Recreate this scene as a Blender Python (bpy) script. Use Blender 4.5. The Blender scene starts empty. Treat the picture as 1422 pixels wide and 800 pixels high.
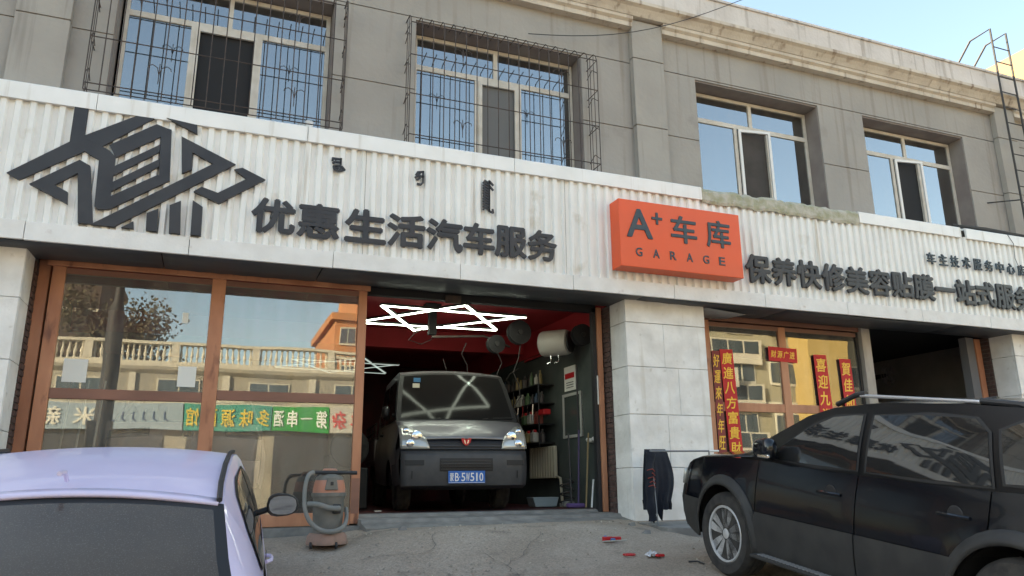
import bpy, bmesh, math, random
from mathutils import Vector, Matrix
random.seed(7)
S = bpy.context.scene
COL = S.collection
PI = math.pi
def R(a): return math.radians(a)

# ------------------------------------------------------------------ camera
cam = bpy.data.objects.new('camera', bpy.data.cameras.new('camera')); COL.objects.link(cam)
S.camera = cam
cam.data.sensor_width = 36; cam.data.lens = 36*1053/1422
cam.data.clip_start = .05; cam.data.clip_end = 2000
pi_, ro, ya = R(14.5), R(-.55), R(21.6)
F = Vector((math.sin(ya)*math.cos(pi_), math.cos(ya)*math.cos(pi_), math.sin(pi_)))
RT = Vector((math.cos(ya), -math.sin(ya), 0)); UP = RT.cross(F)
R2 = math.cos(ro)*RT+math.sin(ro)*UP; U2 = -math.sin(ro)*RT+math.cos(ro)*UP
m = Matrix((R2, U2, -F)).transposed().to_4x4(); m.translation = (0, -8.3, .42)
cam.matrix_world = m
# ------------------------------------------------------------------ light
SUN = Vector((-.82, .50, .36)).normalized()
elev = math.asin(SUN.z); azim = math.atan2(SUN.x, SUN.y)
W = bpy.data.worlds.new('World'); S.world = W; W.use_nodes = True
nt = W.node_tree; bg = nt.nodes['Background']
sky = nt.nodes.new('ShaderNodeTexSky'); sky.sky_type = 'NISHITA'; sky.sun_disc = False
sky.sun_elevation = elev; sky.sun_rotation = azim
sky.air_density = 1.0; sky.dust_density = 1.0; sky.ozone_density = 1.0
nt.links.new(sky.outputs[0], bg.inputs[0]); bg.inputs[1].default_value = .1
sl = bpy.data.lights.new('sun', 'SUN'); sl.energy = 3.2; sl.angle = R(.5); sl.color = (1, .90, .76)
so = bpy.data.objects.new('sun', sl); COL.objects.link(so); so.rotation_euler = (-SUN).to_track_quat('-Z', 'Y').to_euler()
S.view_settings.view_transform = 'Standard'; S.view_settings.look = 'None'
S.view_settings.exposure = 2.55; S.view_settings.gamma = 1; S.view_settings.use_curve_mapping = False
S.view_settings.use_white_balance = True; S.view_settings.white_balance_temperature = 7750; S.view_settings.white_balance_tint = 6
S.cycles.max_bounces = 8; S.cycles.transparent_max_bounces = 12
S.cycles.use_denoising = True

# ------------------------------------------------------------------ materials
MATS = {}
def mat(name, c1, c2=None, sc=4, rough=.7, metal=0, bump=0, bsc=40, spec=.5, coat=0, det=6, stretch=None, lo=.35, hi=.65, emit=None, es=0, c3=None, sc3=60, f3=.5, streak=None, fs=.56):
    if name in MATS: return MATS[name]
    M = bpy.data.materials.new(name); M.use_nodes = True; n = M.node_tree.nodes; l = M.node_tree.links
    b = n['Principled BSDF']; b.inputs['Roughness'].default_value = rough; b.inputs['Metallic'].default_value = metal
    b.inputs['Specular IOR Level'].default_value = spec; b.inputs['Coat Weight'].default_value = coat
    b.inputs['Base Color'].default_value = (*c1, 1)
    g = n.new('ShaderNodeNewGeometry'); src = g.outputs['Position']
    if stretch:
        v = n.new('ShaderNodeVectorMath'); v.operation = 'MULTIPLY'; v.inputs[1].default_value = stretch
        l.new(src, v.inputs[0]); src = v.outputs[0]
    def noise(s, d=det):
        t = n.new('ShaderNodeTexNoise'); t.inputs['Scale'].default_value = s; t.inputs['Detail'].default_value = d; l.new(src, t.inputs['Vector']); return t.outputs['Fac']
    def mixc(fac, a, bb, lo_, hi_):
        r = n.new('ShaderNodeMapRange'); r.inputs[1].default_value = lo_; r.inputs[2].default_value = hi_; l.new(fac, r.inputs[0])
        x = n.new('ShaderNodeMix'); x.data_type = 'RGBA'; l.new(r.outputs[0], x.inputs[0])
        for i, q in ((6, a), (7, bb)):
            if isinstance(q, tuple): x.inputs[i].default_value = (*q, 1)
            else: l.new(q, x.inputs[i])
        return x.outputs[2]
    out = None
    if c2: out = mixc(noise(sc), c1, c2, lo, hi)
    if c3: out = mixc(noise(sc3), out if out else c1, c3, f3, f3+.12)
    if streak:      # rain streaks: noise drawn out along the vertical
        v2 = n.new('ShaderNodeVectorMath'); v2.operation = 'MULTIPLY'; v2.inputs[1].default_value = (9, 9, .45); l.new(g.outputs['Position'], v2.inputs[0])
        t2 = n.new('ShaderNodeTexNoise'); t2.inputs['Scale'].default_value = 1; t2.inputs['Detail'].default_value = 5; l.new(v2.outputs[0], t2.inputs['Vector'])
        out = mixc(t2.outputs['Fac'], out if out else c1, streak, fs, fs+.16)
    if out: l.new(out, b.inputs['Base Color'])
    if bump:
        bp = n.new('ShaderNodeBump'); bp.inputs['Strength'].default_value = bump; bp.inputs['Distance'].default_value = .02
        l.new(noise(bsc, 8), bp.inputs['Height']); l.new(bp.outputs[0], b.inputs['Normal'])
    if emit: b.inputs['Emission Color'].default_value = (*emit, 1); b.inputs['Emission Strength'].default_value = es
    MATS[name] = M; return M
def glassmat(name, refl=.25, tint=(.7, .75, .75), rough=.0, wav=0, dust=0):
    M = bpy.data.materials.new(name); M.use_nodes = True; n = M.node_tree.nodes; l = M.node_tree.links
    n.remove(n['Principled BSDF']); o = n['Material Output']
    t = n.new('ShaderNodeBsdfTransparent'); t.inputs[0].default_value = (*tint, 1)
    g = n.new('ShaderNodeBsdfGlossy'); g.inputs['Roughness'].default_value = rough
    lw = n.new('ShaderNodeFresnel'); lw.inputs[0].default_value = 1.5
    a = n.new('ShaderNodeMath'); a.operation = 'ADD'; a.use_clamp = True; a.inputs[1].default_value = refl; l.new(lw.outputs[0], a.inputs[0])
    x = n.new('ShaderNodeMixShader'); l.new(a.outputs[0], x.inputs[0]); l.new(t.outputs[0], x.inputs[1]); l.new(g.outputs[0], x.inputs[2]); l.new(x.outputs[0], o.inputs[0])
    if dust:
        df = n.new('ShaderNodeBsdfDiffuse'); df.inputs[0].default_value = (.55, .52, .47, 1)
        ge2 = n.new('ShaderNodeNewGeometry'); vm = n.new('ShaderNodeVectorMath'); vm.operation = 'MULTIPLY'; vm.inputs[1].default_value = (7, 7, 1.1); l.new(ge2.outputs['Position'], vm.inputs[0])
        n2 = n.new('ShaderNodeTexNoise'); n2.inputs['Scale'].default_value = 1; n2.inputs['Detail'].default_value = 8; l.new(vm.outputs[0], n2.inputs['Vector'])
        mr = n.new('ShaderNodeMapRange'); mr.inputs[1].default_value = .35; mr.inputs[2].default_value = .75; mr.inputs[3].default_value = dust*.35; mr.inputs[4].default_value = dust*2; l.new(n2.outputs[0], mr.inputs[0])
        y = n.new('ShaderNodeMixShader'); l.new(mr.outputs[0], y.inputs[0]); l.new(x.outputs[0], y.inputs[1]); l.new(df.outputs[0], y.inputs[2]); l.new(y.outputs[0], o.inputs[0])
    if wav:
        ns = n.new('ShaderNodeTexNoise'); ns.inputs['Scale'].default_value = 1.3; ns.inputs['Detail'].default_value = 1
        ge = n.new('ShaderNodeNewGeometry'); l.new(ge.outputs['Position'], ns.inputs['Vector'])
        bp = n.new('ShaderNodeBump'); bp.inputs['Strength'].default_value = wav; bp.inputs['Distance'].default_value = .02; l.new(ns.outputs[0], bp.inputs['Height'])
        l.new(bp.outputs[0], g.inputs['Normal'])
    MATS[name] = M; return M
m_wall = mat('wall_paint', (.35, .325, .295), (.31, .29, .265), sc=1.3, rough=.9, bump=.3, bsc=14, c3=(.29, .265, .24), sc3=2.6, f3=.62, streak=(.27, .24, .21))
m_pil = mat('pilaster_paint', (.365, .34, .305), (.325, .30, .27), sc=1.7, rough=.9, bump=.3, bsc=14, streak=(.24, .22, .195))
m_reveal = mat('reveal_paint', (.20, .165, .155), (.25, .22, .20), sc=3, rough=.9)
m_parapet = mat('parapet_paint', (.64, .59, .55), (.56, .51, .47), sc=2, rough=.9, bump=.3, bsc=18, c3=(.46, .41, .37), sc3=5, f3=.6, streak=(.36, .31, .27), fs=.55)
m_cornice = mat('cornice_paint', (.60, .53, .44), (.50, .43, .35), sc=3, rough=.9, bump=.3, bsc=20, c3=(.40, .33, .27), sc3=6, f3=.6, streak=(.26, .19, .14), fs=.57)
m_sheet = mat('white_sheet_metal', (.84, .83, .80), (.77, .76, .73), sc=2.5, rough=.42, c3=(.66, .62, .55), sc3=3.3, f3=.62, streak=(.50, .42, .33), fs=.62)
m_cap = mat('white_cap_metal', (.86, .85, .83), (.79, .78, .75), sc=3, rough=.4, streak=(.6, .55, .48), fs=.6)
m_marble = mat('split_stone', (.84, .82, .79), (.68, .655, .62), sc=3.2, rough=.85, bump=1.0, bsc=6, c3=(.56, .53, .48), sc3=9, f3=.64, streak=(.62, .58, .52), fs=.6)
m_marble2 = mat('fascia_stone', (.80, .785, .76), (.72, .70, .67), sc=4, rough=.75, bump=.5, bsc=9, c3=(.5, .44, .41), sc3=6, f3=.66)
m_joint = mat('dark_joint', (.10, .095, .09), rough=.9)
m_mortar = mat('stone_joint', (.56, .53, .49), rough=.95)
m_conc = mat('mossy_concrete', (.50, .47, .40), (.34, .33, .22), sc=8, rough=.95, bump=.6, bsc=30, c3=(.5, .47, .42), sc3=14, f3=.6)
m_sign = mat('sign_black', (.022, .022, .027), (.035, .035, .04), sc=3, rough=.5)
m_orange = mat('sign_orange', (.80, .095, .022), (.74, .10, .03), sc=1.5, rough=.4, spec=.5)
m_signgrey = mat('sign_slate', (.035, .06, .08), (.055, .07, .08), sc=12, rough=.6)
m_frame = mat('window_frame_plastic', (.62, .58, .52), (.52, .47, .40), sc=6, rough=.6)
m_wood = mat('copper_wood', (.55, .25, .14), (.38, .15, .08), sc=4, rough=.45, stretch=(1, 1, .3), spec=.5, bump=.05, bsc=25, c3=(.2, .075, .045), sc3=9, f3=.62)
m_woodd = mat('dark_copper_wood', (.26, .115, .08), (.19, .085, .06), sc=5, rough=.45, stretch=(.3, 1, 1))
m_brick = mat('brown_brick', (.075, .045, .04), (.12, .07, .06), sc=14, rough=.9, bump=.4, bsc=60)
m_brickm = mat('brick_mortar', (.14, .12, .11), rough=1)
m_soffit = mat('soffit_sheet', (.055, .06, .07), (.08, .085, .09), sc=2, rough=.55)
m_iron = mat('rusty_iron', (.035, .028, .026), (.07, .045, .035), sc=12, rough=.7)
m_rod = mat('black_rod', (.03, .028, .028), rough=.6)
m_asph = mat('worn_ground', (.29, .232, .18), (.365, .30, .24), sc=1.1, rough=.95, bump=.55, bsc=30, det=12, c3=(.15, .12, .095), sc3=1.9, f3=.60)
m_sill = mat('sill_concrete', (.26, .25, .23), (.17, .16, .15), sc=6, rough=.9, bump=.5, bsc=20)
m_red = mat('red_floor', (.16, .022, .022), (.05, .03, .03), sc=5, rough=.55, c3=(.03, .03, .032), sc3=2.5, f3=.55)
m_redwall = mat('red_ceiling', (.46, .03, .04), (.38, .025, .03), sc=2, rough=.7)
m_dkwall = mat('dark_green_wall', (.055, .07, .066), (.08, .095, .088), sc=3, rough=.7)
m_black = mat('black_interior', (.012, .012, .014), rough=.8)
m_room = mat('room_grey', (.24, .22, .21), (.19, .175, .165), sc=2, rough=.9)
m_white = mat('white_plastic', (.75, .74, .72), rough=.4)
m_cream = mat('cream_enamel', (.55, .50, .38), rough=.4)
m_led = mat('led_tube', (.9, 1, .97), emit=(.86, 1, .96), es=2.6)
m_led2 = mat('dim_led_tube', (.6, .7, .7), emit=(.6, .75, .8), es=.12)
m_blk = mat('black_plastic', (.02, .02, .022), rough=.5)
m_tyre = mat('tyre_rubber', (.025, .024, .024), (.05, .046, .042), sc=14, rough=.9, bump=.2)
m_rim = mat('alloy_rim', (.60, .60, .60), rough=.35, metal=.35)
m_chrome = mat('chrome', (.75, .75, .76), rough=.12, metal=1)
m_rubber = mat('seal_rubber', (.012, .012, .013), rough=.6)
m_blackpaint = mat('black_car_paint', (.004, .005, .008), rough=.16, coat=.25, spec=.45, bump=.02, bsc=4)
m_cladding = mat('dusty_grey_cladding', (.022, .022, .022), (.036, .035, .033), sc=6, rough=.65)
m_lilac = mat('lilac_car_paint', (.68, .61, .80), (.65, .58, .77), sc=5, rough=.38, coat=.35)
m_silver = mat('grey_van_paint', (.21, .21, .22), (.18, .18, .19), sc=5, rough=.35, metal=.4, coat=.3)
m_vbump = mat('grey_bumper_plastic', (.042, .043, .047), (.058, .058, .060), sc=8, rough=.55)
m_cglass = mat('tinted_car_glass', (.02, .021, .02), rough=.05, spec=.7, c3=(.05, .047, .042), sc3=6, f3=.55)
m_dustglass = mat('dusty_rear_glass', (.060, .048, .038), (.085, .070, .055), sc=1.2, rough=.13, spec=.42, c3=(.115, .098, .08), sc3=170, f3=.54)
m_suvglass = mat('film_tinted_glass', (.02, .02, .02), rough=.03, spec=1.0); m_suvglass.node_tree.nodes['Principled BSDF'].inputs['IOR'].default_value = 1.72
m_vglass = mat('van_glass', (.014, .014, .014), rough=.10, spec=.16)
m_lamp = mat('headlamp_glass', (.50, .50, .47), rough=.12, metal=.45)
m_redp = mat('red_plastic', (.5, .015, .02), rough=.4)
m_paper = mat('white_paper', (.72, .72, .68), rough=.9)
m_redpaper = mat('red_paper', (.60, .008, .012), (.50, .008, .012), sc=6, rough=.6, c3=(.62, .10, .05), sc3=60, f3=.66)
m_gold = mat('gold_print', (.95, .62, .06), (.85, .45, .04), sc=40, rough=.4)
m_wglass = glassmat('upper_window_glass', .30, (.35, .42, .45), wav=.04, dust=.03)
m_dglass = glassmat('door_glass', .14, (.86, .88, .86), wav=.06, dust=.09)
m_rglass = glassmat('shop_window_glass', .15, (.7, .72, .7), wav=.06, dust=.07)
for n_ in m_wglass.node_tree.nodes:
    if n_.bl_idname == 'ShaderNodeBsdfGlossy': n_.inputs[0].default_value = (.62, .82, 1, 1)
m_mglass = mat('mirror_glass', (.42, .46, .52), rough=.02, metal=1)

# ------------------------------------------------------------------ builders
ORG = {}
class B:
    def __init__(s): s.v = []; s.f = []
    def add(s, vs, fs):
        o = len(s.v); s.v += [tuple(p) for p in vs]; s.f += [tuple(i+o for i in f) for f in fs]; return s
    def box(s, x0, x1, y0, y1, z0, z1):
        return s.add([(x0,y0,z0),(x1,y0,z0),(x1,y1,z0),(x0,y1,z0),(x0,y0,z1),(x1,y0,z1),(x1,y1,z1),(x0,y1,z1)],
                     [(0,3,2,1),(4,5,6,7),(0,1,5,4),(1,2,6,5),(2,3,7,6),(3,0,4,7)])
    def prism(s, poly, a, b, ax='y'):
        n = len(poly)
        def P(p, t): return {'y': (p[0], t, p[1]), 'x': (t, p[0], p[1]), 'z': (p[0], p[1], t)}[ax]
        vs = [P(p, a) for p in poly]+[P(p, b) for p in poly]
        return s.add(vs, [tuple(range(n)), tuple(range(2*n-1, n-1, -1))]+[(i, i+n, (i+1) % n+n, (i+1) % n) for i in range(n)])
    def tube(s, pts, r, n=6, caps=True):
        pts = [Vector(p) for p in pts]; rings = []; up = None
        for i, p in enumerate(pts):
            d = (pts[min(i+1, len(pts)-1)]-pts[max(i-1, 0)]).normalized()
            if up is None: up = d.orthogonal().normalized()
            up = (up-d*up.dot(d)).normalized(); sd = d.cross(up)
            rr = r[i] if isinstance(r, (list, tuple)) else r
            rings.append([p+(math.cos(2*PI*k/n)*up+math.sin(2*PI*k/n)*sd)*rr for k in range(n)])
        vs = [q for g in rings for q in g]; fs = []
        for i in range(len(pts)-1):
            for k in range(n): fs.append((i*n+k, i*n+(k+1) % n, (i+1)*n+(k+1) % n, (i+1)*n+k))
        if caps: fs += [tuple(range(n-1, -1, -1)), tuple((len(pts)-1)*n+k for k in range(n))]
        return s.add(vs, fs)
    def lathe(s, prof, c=(0,0,0), ax='z', n=24):
        c = Vector(c); vs = []
        for (r, h) in prof:
            for k in range(n):
                a = 2*PI*k/n; u, w = r*math.cos(a), r*math.sin(a)
                vs.append(c+Vector({'z': (u, w, h), 'y': (u, h, w), 'x': (h, u, w)}[ax]))
        fs = [(i*n+k, i*n+(k+1) % n, (i+1)*n+(k+1) % n, (i+1)*n+k) for i in range(len(prof)-1) for k in range(n)]
        fs += [tuple(range(n)), tuple((len(prof)-1)*n+k for k in range(n))]
        return s.add(vs, fs)
    def grid(s, fn, us, vs_):
        vs = [fn(u, v) for v in vs_ for u in us]; n = len(us)
        return s.add(vs, [(j*n+i, j*n+i+1, (j+1)*n+i+1, (j+1)*n+i) for j in range(len(vs_)-1) for i in range(n-1)])
    def mesh(s, name, mt, smooth=False):
        me = bpy.data.meshes.new(name); me.from_pydata(s.v, [], s.f); me.update()
        bm = bmesh.new(); bm.from_mesh(me); bmesh.ops.recalc_face_normals(bm, faces=bm.faces); bm.to_mesh(me); bm.free()
        if mt: me.materials.append(mt)
        if smooth:
            for p in me.polygons: p.use_smooth = True
            me.set_sharp_from_angle(angle=R(38))
        return me
    def build(s, name, mt, parent=None, bevel=0, smooth=False, solid=0, **kw):
        if parent is not None: o0 = ORG.get(parent.name, Vector())
        else:
            xs, ys, zs = zip(*s.v); o0 = Vector(((min(xs)+max(xs))/2, (min(ys)+max(ys))/2, min(zs)))
        s.v = [(x-o0.x, y-o0.y, z-o0.z) for x, y, z in s.v]
        o = bpy.data.objects.new(name, s.mesh(name, mt, smooth)); COL.objects.link(o)
        ORG[o.name] = o0
        if parent is not None: o.parent = parent
        else: o.location = o0
        if solid:
            q = o.modifiers.new('solid', 'SOLIDIFY'); q.thickness = solid; q.offset = -1
        if bevel:
            q = o.modifiers.new('bevel', 'BEVEL'); q.width = bevel; q.segments = 2; q.limit_method = 'ANGLE'; q.angle_limit = R(40)
        for k, v in kw.items(): o[k] = v
        return o
def th(name, label, cat, loc=(0,0,0), group=None, rot=None):
    o = bpy.data.objects.new(name, None); COL.objects.link(o); o.location = loc; o.empty_display_size = .2
    if rot: o.rotation_euler = rot; ORG[o.name] = Vector()
    else: ORG[o.name] = Vector(loc)
    o['label'] = label; o['category'] = cat
    if group: o['group'] = group
    return o
def inst(name, me, parent, pos, rot=None, scale=None):
    o = bpy.data.objects.new(name, me); COL.objects.link(o); o.parent = parent
    o.location = Vector(pos)-ORG.get(parent.name, Vector()); ORG[o.name] = ORG.get(parent.name, Vector())
    if rot: o.rotation_euler = rot
    if scale: o.scale = scale
    return o
def tag(o, label, cat, group=None):
    o['label'] = label; o['category'] = cat
    if group: o['group'] = group
    return o

GL = {}
def glyph(ch, bold=.0, ext=.1):
    """flat-extruded character mesh data, normalised to a unit box centred on 0 (x, z), depth 0..1 in y"""
    k = (ch, bold)
    if k in GL: return GL[k]
    cu = bpy.data.curves.new('t', 'FONT'); cu.body = ch; cu.size = 1; cu.offset = bold; cu.extrude = .1; cu.resolution_u = 3
    o = bpy.data.objects.new('t', cu); COL.objects.link(o)
    bpy.context.view_layer.update()
    dg = bpy.context.evaluated_depsgraph_get(); me = bpy.data.meshes.new_from_object(o.evaluated_get(dg), depsgraph=dg)
    xs = [v.co.x for v in me.vertices]; ys = [v.co.y for v in me.vertices]
    cx, cy, w, h = (min(xs)+max(xs))/2, (min(ys)+max(ys))/2, max(xs)-min(xs), max(ys)-min(ys)
    vs = [((v.co.x-cx), (v.co.z)/.2+.5, (v.co.y-cy)) for v in me.vertices]
    fs = [tuple(p.vertices) for p in me.polygons]
    bpy.data.objects.remove(o); bpy.data.curves.remove(cu); bpy.data.meshes.remove(me)
    GL[k] = (vs, fs, w, h); return GL[k]
def putglyph(b, ch, x, y, z, w, h, depth, bold=.02, flip=False, slant=0):
    """centre x,z ; front face at y-depth ; facing -Y (flip: facing +Y)"""
    vs, fs, gw, gh = glyph(ch, .006)
    kx = w/gw if w else h/gh; kz = h/gh if h else kx
    sg = -1 if flip else 1; q = bold*w*.55
    for k, (dx, dz) in enumerate(((0, 0), (q, 0), (-q, 0), (0, q), (0, -q)) if bold > .004 else ((0, 0),)):
      b.add([(x+dx+sg*(v[0]*kx+slant*v[2]*kz), y-sg*(v[1]*depth-k*depth*.03), z+dz+v[2]*kz) for v in vs], fs)
    return b

# ------------------------------------------------------------------ ground
def ss(t): t = max(0, min(1, t)); return t*t*(3-2*t)
def gz(x, y):
    yy = max(min(y, .2), -9.5)
    w = .35+.65*ss(-yy/2.4)
    z = -.35+.125*(yy+2.63)+.085*(max(-4, min(x, 4.13))-4.13)*w
    k = ss((yy+1.5)/1.4)*ss((x-1.25)/.6)*(1-ss((x-4.2)/.5)); z = z*(1-k)+k*(-.025+.02*(x-1.6)/3.2)
    return z+(.012*math.sin(x*1.7+y)*math.sin(y*2.3-x*.6) if y < -.3 else 0)
def rng(a, b, d): n = max(1, round((b-a)/d)); return [a+(b-a)*i/n for i in range(n+1)]
_n = m_asph.node_tree.nodes; _l = m_asph.node_tree.links; _b = _n['Principled BSDF']; _src = _b.inputs['Base Color'].links[0].from_socket
_g = _n.new('ShaderNodeNewGeometry'); _v = _n.new('ShaderNodeTexVoronoi'); _v.inputs['Scale'].default_value = 75; _l.new(_g.outputs['Position'], _v.inputs['Vector'])
_h = _n.new('ShaderNodeHueSaturation'); _l.new(_src, _h.inputs['Color'])
_mr = _n.new('ShaderNodeMapRange'); _mr.inputs[3].default_value = .80; _mr.inputs[4].default_value = 1.2; _sp = _n.new('ShaderNodeSeparateColor'); _l.new(_v.outputs['Color'], _sp.inputs[0]); _l.new(_sp.outputs[0], _mr.inputs[0]); _l.new(_mr.outputs[0], _h.inputs['Value']); _l.new(_h.outputs[0], _b.inputs['Base Color'])
b = B(); xs = [-300,-120,-60,-30,-16]+rng(-10, 16, .22)+[20,30,60,120,300]; ys = [-300,-120,-60,-32,-20,-14]+rng(-10, .6, .14)
rr = random.Random(3); nz = {}
def gp(x, y):
    k = (x, y)
    if k not in nz: nz[k] = rr.uniform(-.009, .009) if -10 < y < -.2 and abs(x) < 12 else 0
    return (x, y, gz(x, y)+nz[k])
b.grid(gp, xs, ys); b.build('ground', m_asph, None, smooth=True, kind='structure')
b = B().box(-300, 300, .62, 300, -2.2, -1.6); b.build('ground_behind', m_asph, None, kind='structure')
# far side pavement kerb
b = B().box(-60, 60, -28.5, -27.2, -1.9, -1.33); b.build('opposite_pavement', mat('pavement', (.3, .28, .25), rough=.9), None, kind='structure')

# ------------------------------------------------------------------ the shop building
bld = th('shop_building', 'two storey grey commercial building with white stone pillars, garage bays and cream cornice', 'building', (0, 0, 0))
WIN = [(-1.34, 1.03, 'w1'), (2.05, 4.42, 'w2'), (6.31, 8.63, 'w3'), (9.56, 11.86, 'w4')]
holes = [(a, c, 4.42, 6.24) for a, c, _ in WIN]+[(13.9, 16.1, 4.42, 6.24)]
gr = [(5.24, 5.25), (6.27, 6.28)]
# wall with window openings, grooved with horizontal joints
b = B()
xb = sorted({-30, 22}|{h[0] for h in holes}|{h[1] for h in holes}); 
zb = [3.2, 4.42, 5.235, 5.25, 6.24, 6.265, 6.28, 6.95]
for i in range(len(xb)-1):
    for j in range(len(zb)-1):
        x0, x1, z0, z1 = xb[i], xb[i+1], zb[j], zb[j+1]
        if any(h[0] <= x0+.01 and x1 <= h[1]+.01 and h[2] <= z0+.01 and z1 <= h[3]+.01 for h in holes): continue
        g = .018 if abs(z1-z0) < .02 else 0
        b.box(x0, x1, .15+g, .50, z0, z1)
b.build('upper_wall', m_wall, bld)
b = B()
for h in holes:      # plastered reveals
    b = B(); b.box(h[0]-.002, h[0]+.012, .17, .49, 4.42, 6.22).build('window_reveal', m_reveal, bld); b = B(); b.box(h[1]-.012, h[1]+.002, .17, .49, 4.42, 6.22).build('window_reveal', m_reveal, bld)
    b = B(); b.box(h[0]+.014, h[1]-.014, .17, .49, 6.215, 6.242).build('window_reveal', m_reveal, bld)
for x0 in (-9.7, -2.25, 5.2, 12.65):
    b = B()
    for z0, z1, g in ((3.9, 5.26, 0), (5.26, 5.275, .015), (5.275, 6.31, 0), (6.31, 6.325, .015), (6.325, 6.93, 0)):
        b.box(x0+g, x0+.51-g, .05+g, .148, z0, z1)
    b.build('pilaster', m_pil, bld, bevel=.006)
# cornice (profile swept along the wall), broken over the lower fillet at the pilasters
prof = [(.16, 6.80), (.03, 6.80), (.03, 6.87), (-.01, 6.90), (-.01, 6.95), (.16, 6.95)]
seg = [-30, -9.7, -9.19, -2.25, -1.74, 5.2, 5.71, 12.65, 13.16, 22]
for i in range(0, len(seg)-1, 2): B().prism(prof, seg[i], seg[i+1], 'x').build('cornice_fillet', m_cornice, bld)
prof2 = [(.3, 6.953), (-.02, 6.953), (-.05, 7.0), (-.09, 7.05), (-.14, 7.08), (-.14, 7.13), (-.06, 7.17), (0, 7.17), (.3, 7.17)]
B().prism(prof2, -30, 22, 'x').build('cornice', m_cornice, bld)
b = B().box(-30, 22, 0.0, .25, 7.172, 7.56); b.box(-30, 22, -.025, .28, 7.562, 7.60); b.build('parapet', m_parapet, bld)
B().box(-30, 22, .25, 9, 6.96, 7.1).build('roof', mat('roof_felt', (.1, .1, .1), rough=.9), bld)
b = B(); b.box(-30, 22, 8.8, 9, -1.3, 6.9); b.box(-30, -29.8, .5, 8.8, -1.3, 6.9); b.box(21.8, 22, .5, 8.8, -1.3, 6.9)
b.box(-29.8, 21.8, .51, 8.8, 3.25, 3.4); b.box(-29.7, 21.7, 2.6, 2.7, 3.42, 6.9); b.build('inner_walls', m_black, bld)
b = B(); b.box(-30, -3.3, .1, .4, -1.4, 3.2); b.box(13.4, 22, .1, .4, -1.0, 3.2); b.build('ground_floor_wall', m_wall, bld)
b = B(); b.box(-3.2, 13.4, .42, .62, 2.76, 3.22); b.build('lintel', m_black, bld)
# upper windows
def wfr(b, x0, x1, z0, z1, y=.42, t=.05, d=.05):
    b.box(x0, x1, y, y+d, z1-t, z1); b.box(x0, x1, y, y+d, z0, z0+t); b.box(x0, x0+t, y+.001, y+d-.001, z0+t, z1-t); b.box(x1-t, x1, y+.001, y+d-.001, z0+t, z1-t)
spec = {'w1': (-.17, -.55, .18, .5, 5.73), 'w2': (3.24, 2.98, 3.58, .5, 5.73), 'w3': (7.5, 7.2, 7.8, .5, 5.75), 'w4': (10.75, 10.42, 11.02, .5, 5.75)}
for x0, x1, k in WIN:
    mu, s0, s1, _, tz = spec[k]
    w = B(); wfr(w, x0+.04, x1-.02, 4.46, 6.20)
    w.box(x0+.09, x1-.07, .421, .469, tz-.035, tz+.035)
    w.box(mu-.03, mu+.03, .422, .468, tz+.035, 6.15)
    w.box(s0-.035, s0+.02, .422, .468, 4.51, tz-.035); w.box(s1-.02, s1+.035, .422, .468, 4.51, tz-.035)
    wo = w.build('window', m_frame, bld)
    for (a, c, z0, z1) in ((x0+.09, mu-.03, tz+.035, 6.15), (mu+.03, x1-.07, tz+.035, 6.15), (x0+.09, s0-.035, 4.51, tz-.035), (s1+.035, x1-.07, 4.51, tz-.035)):
        B().box(a, c, .44, .446, z0, z1).build('pane', m_wglass, wo)
    fb = B(); 
    if k in ('w3', 'w4'):     # casement standing slightly open
        wfr(fb, 0, s1-s0-.06, 4.53, tz-.05, 0, .04, .03)
        fo = fb.build('sash', m_white, wo); fo.location = Vector((s0+.03, .39, 0)); fo.rotation_euler = (0, 0, R(-9))
        B().box(s0+.03, s1-.03, .455, .46, 4.53, tz-.05).build('insect_screen', mat('insect_screen', (.05, .045, .04), (.07, .06, .055), sc=5, rough=.9) if k == 'w3' else m_black, wo)
    else:
        wfr(fb, s0+.02, s1-.02, 4.52, tz-.04, .405, .045, .03); fb.build('sash', m_frame, wo)
        B().box(s0+.06, s1-.06, .45, .455, 4.56, tz-.08).build('insect_screen', m_black if k == 'w1' else mat('screen_mesh', (.13, .13, .13), (.16, .16, .16), sc=200, rough=.9), wo)
# reflections are real: a neighbour's open casement seen in the panes is left to the glass
# stone clad pillars
def pillar(x0, x1, z0, joints, jr=random.Random(1)):
    core = B().box(x0+.03, x1-.03, .03, .398, z0, 2.72).build('stone_pillar', m_mortar, bld)
    zs = [z0]+joints+[2.74]
    for r in range(len(zs)-1):
        za, zb_ = zs[r]+.003, zs[r+1]-.003
        cut = [x0, x1] if (r == len(zs)-2 or x1-x0 < 1) else [x0, x0+(x1-x0)*(.46 if r % 2 else .62), x1]
        for i in range(len(cut)-1):
            a, c = cut[i]+.0015, cut[i+1]-.0015
            B().box(a, c, jr.uniform(-.005, .003), .027, za, zb_).build('stone_panel', m_marble, core, bevel=.005)
        for s, xa in ((-1, x0-.002), (1, x1-.026)):
            B().box(xa, xa+.028, .03, .396, za, zb_).build('stone_panel', m_marble, core, bevel=.004)
pillar(4.84, 6.05, -.03, [.6, 1.25, 1.85, 2.42])
pillar(-3.2, -1.8, -.30, [.32, .95, 1.6, 2.2])
pillar(12.0, 13.2, -.10, [.5, 1.1, 1.72, 2.35])
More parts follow.
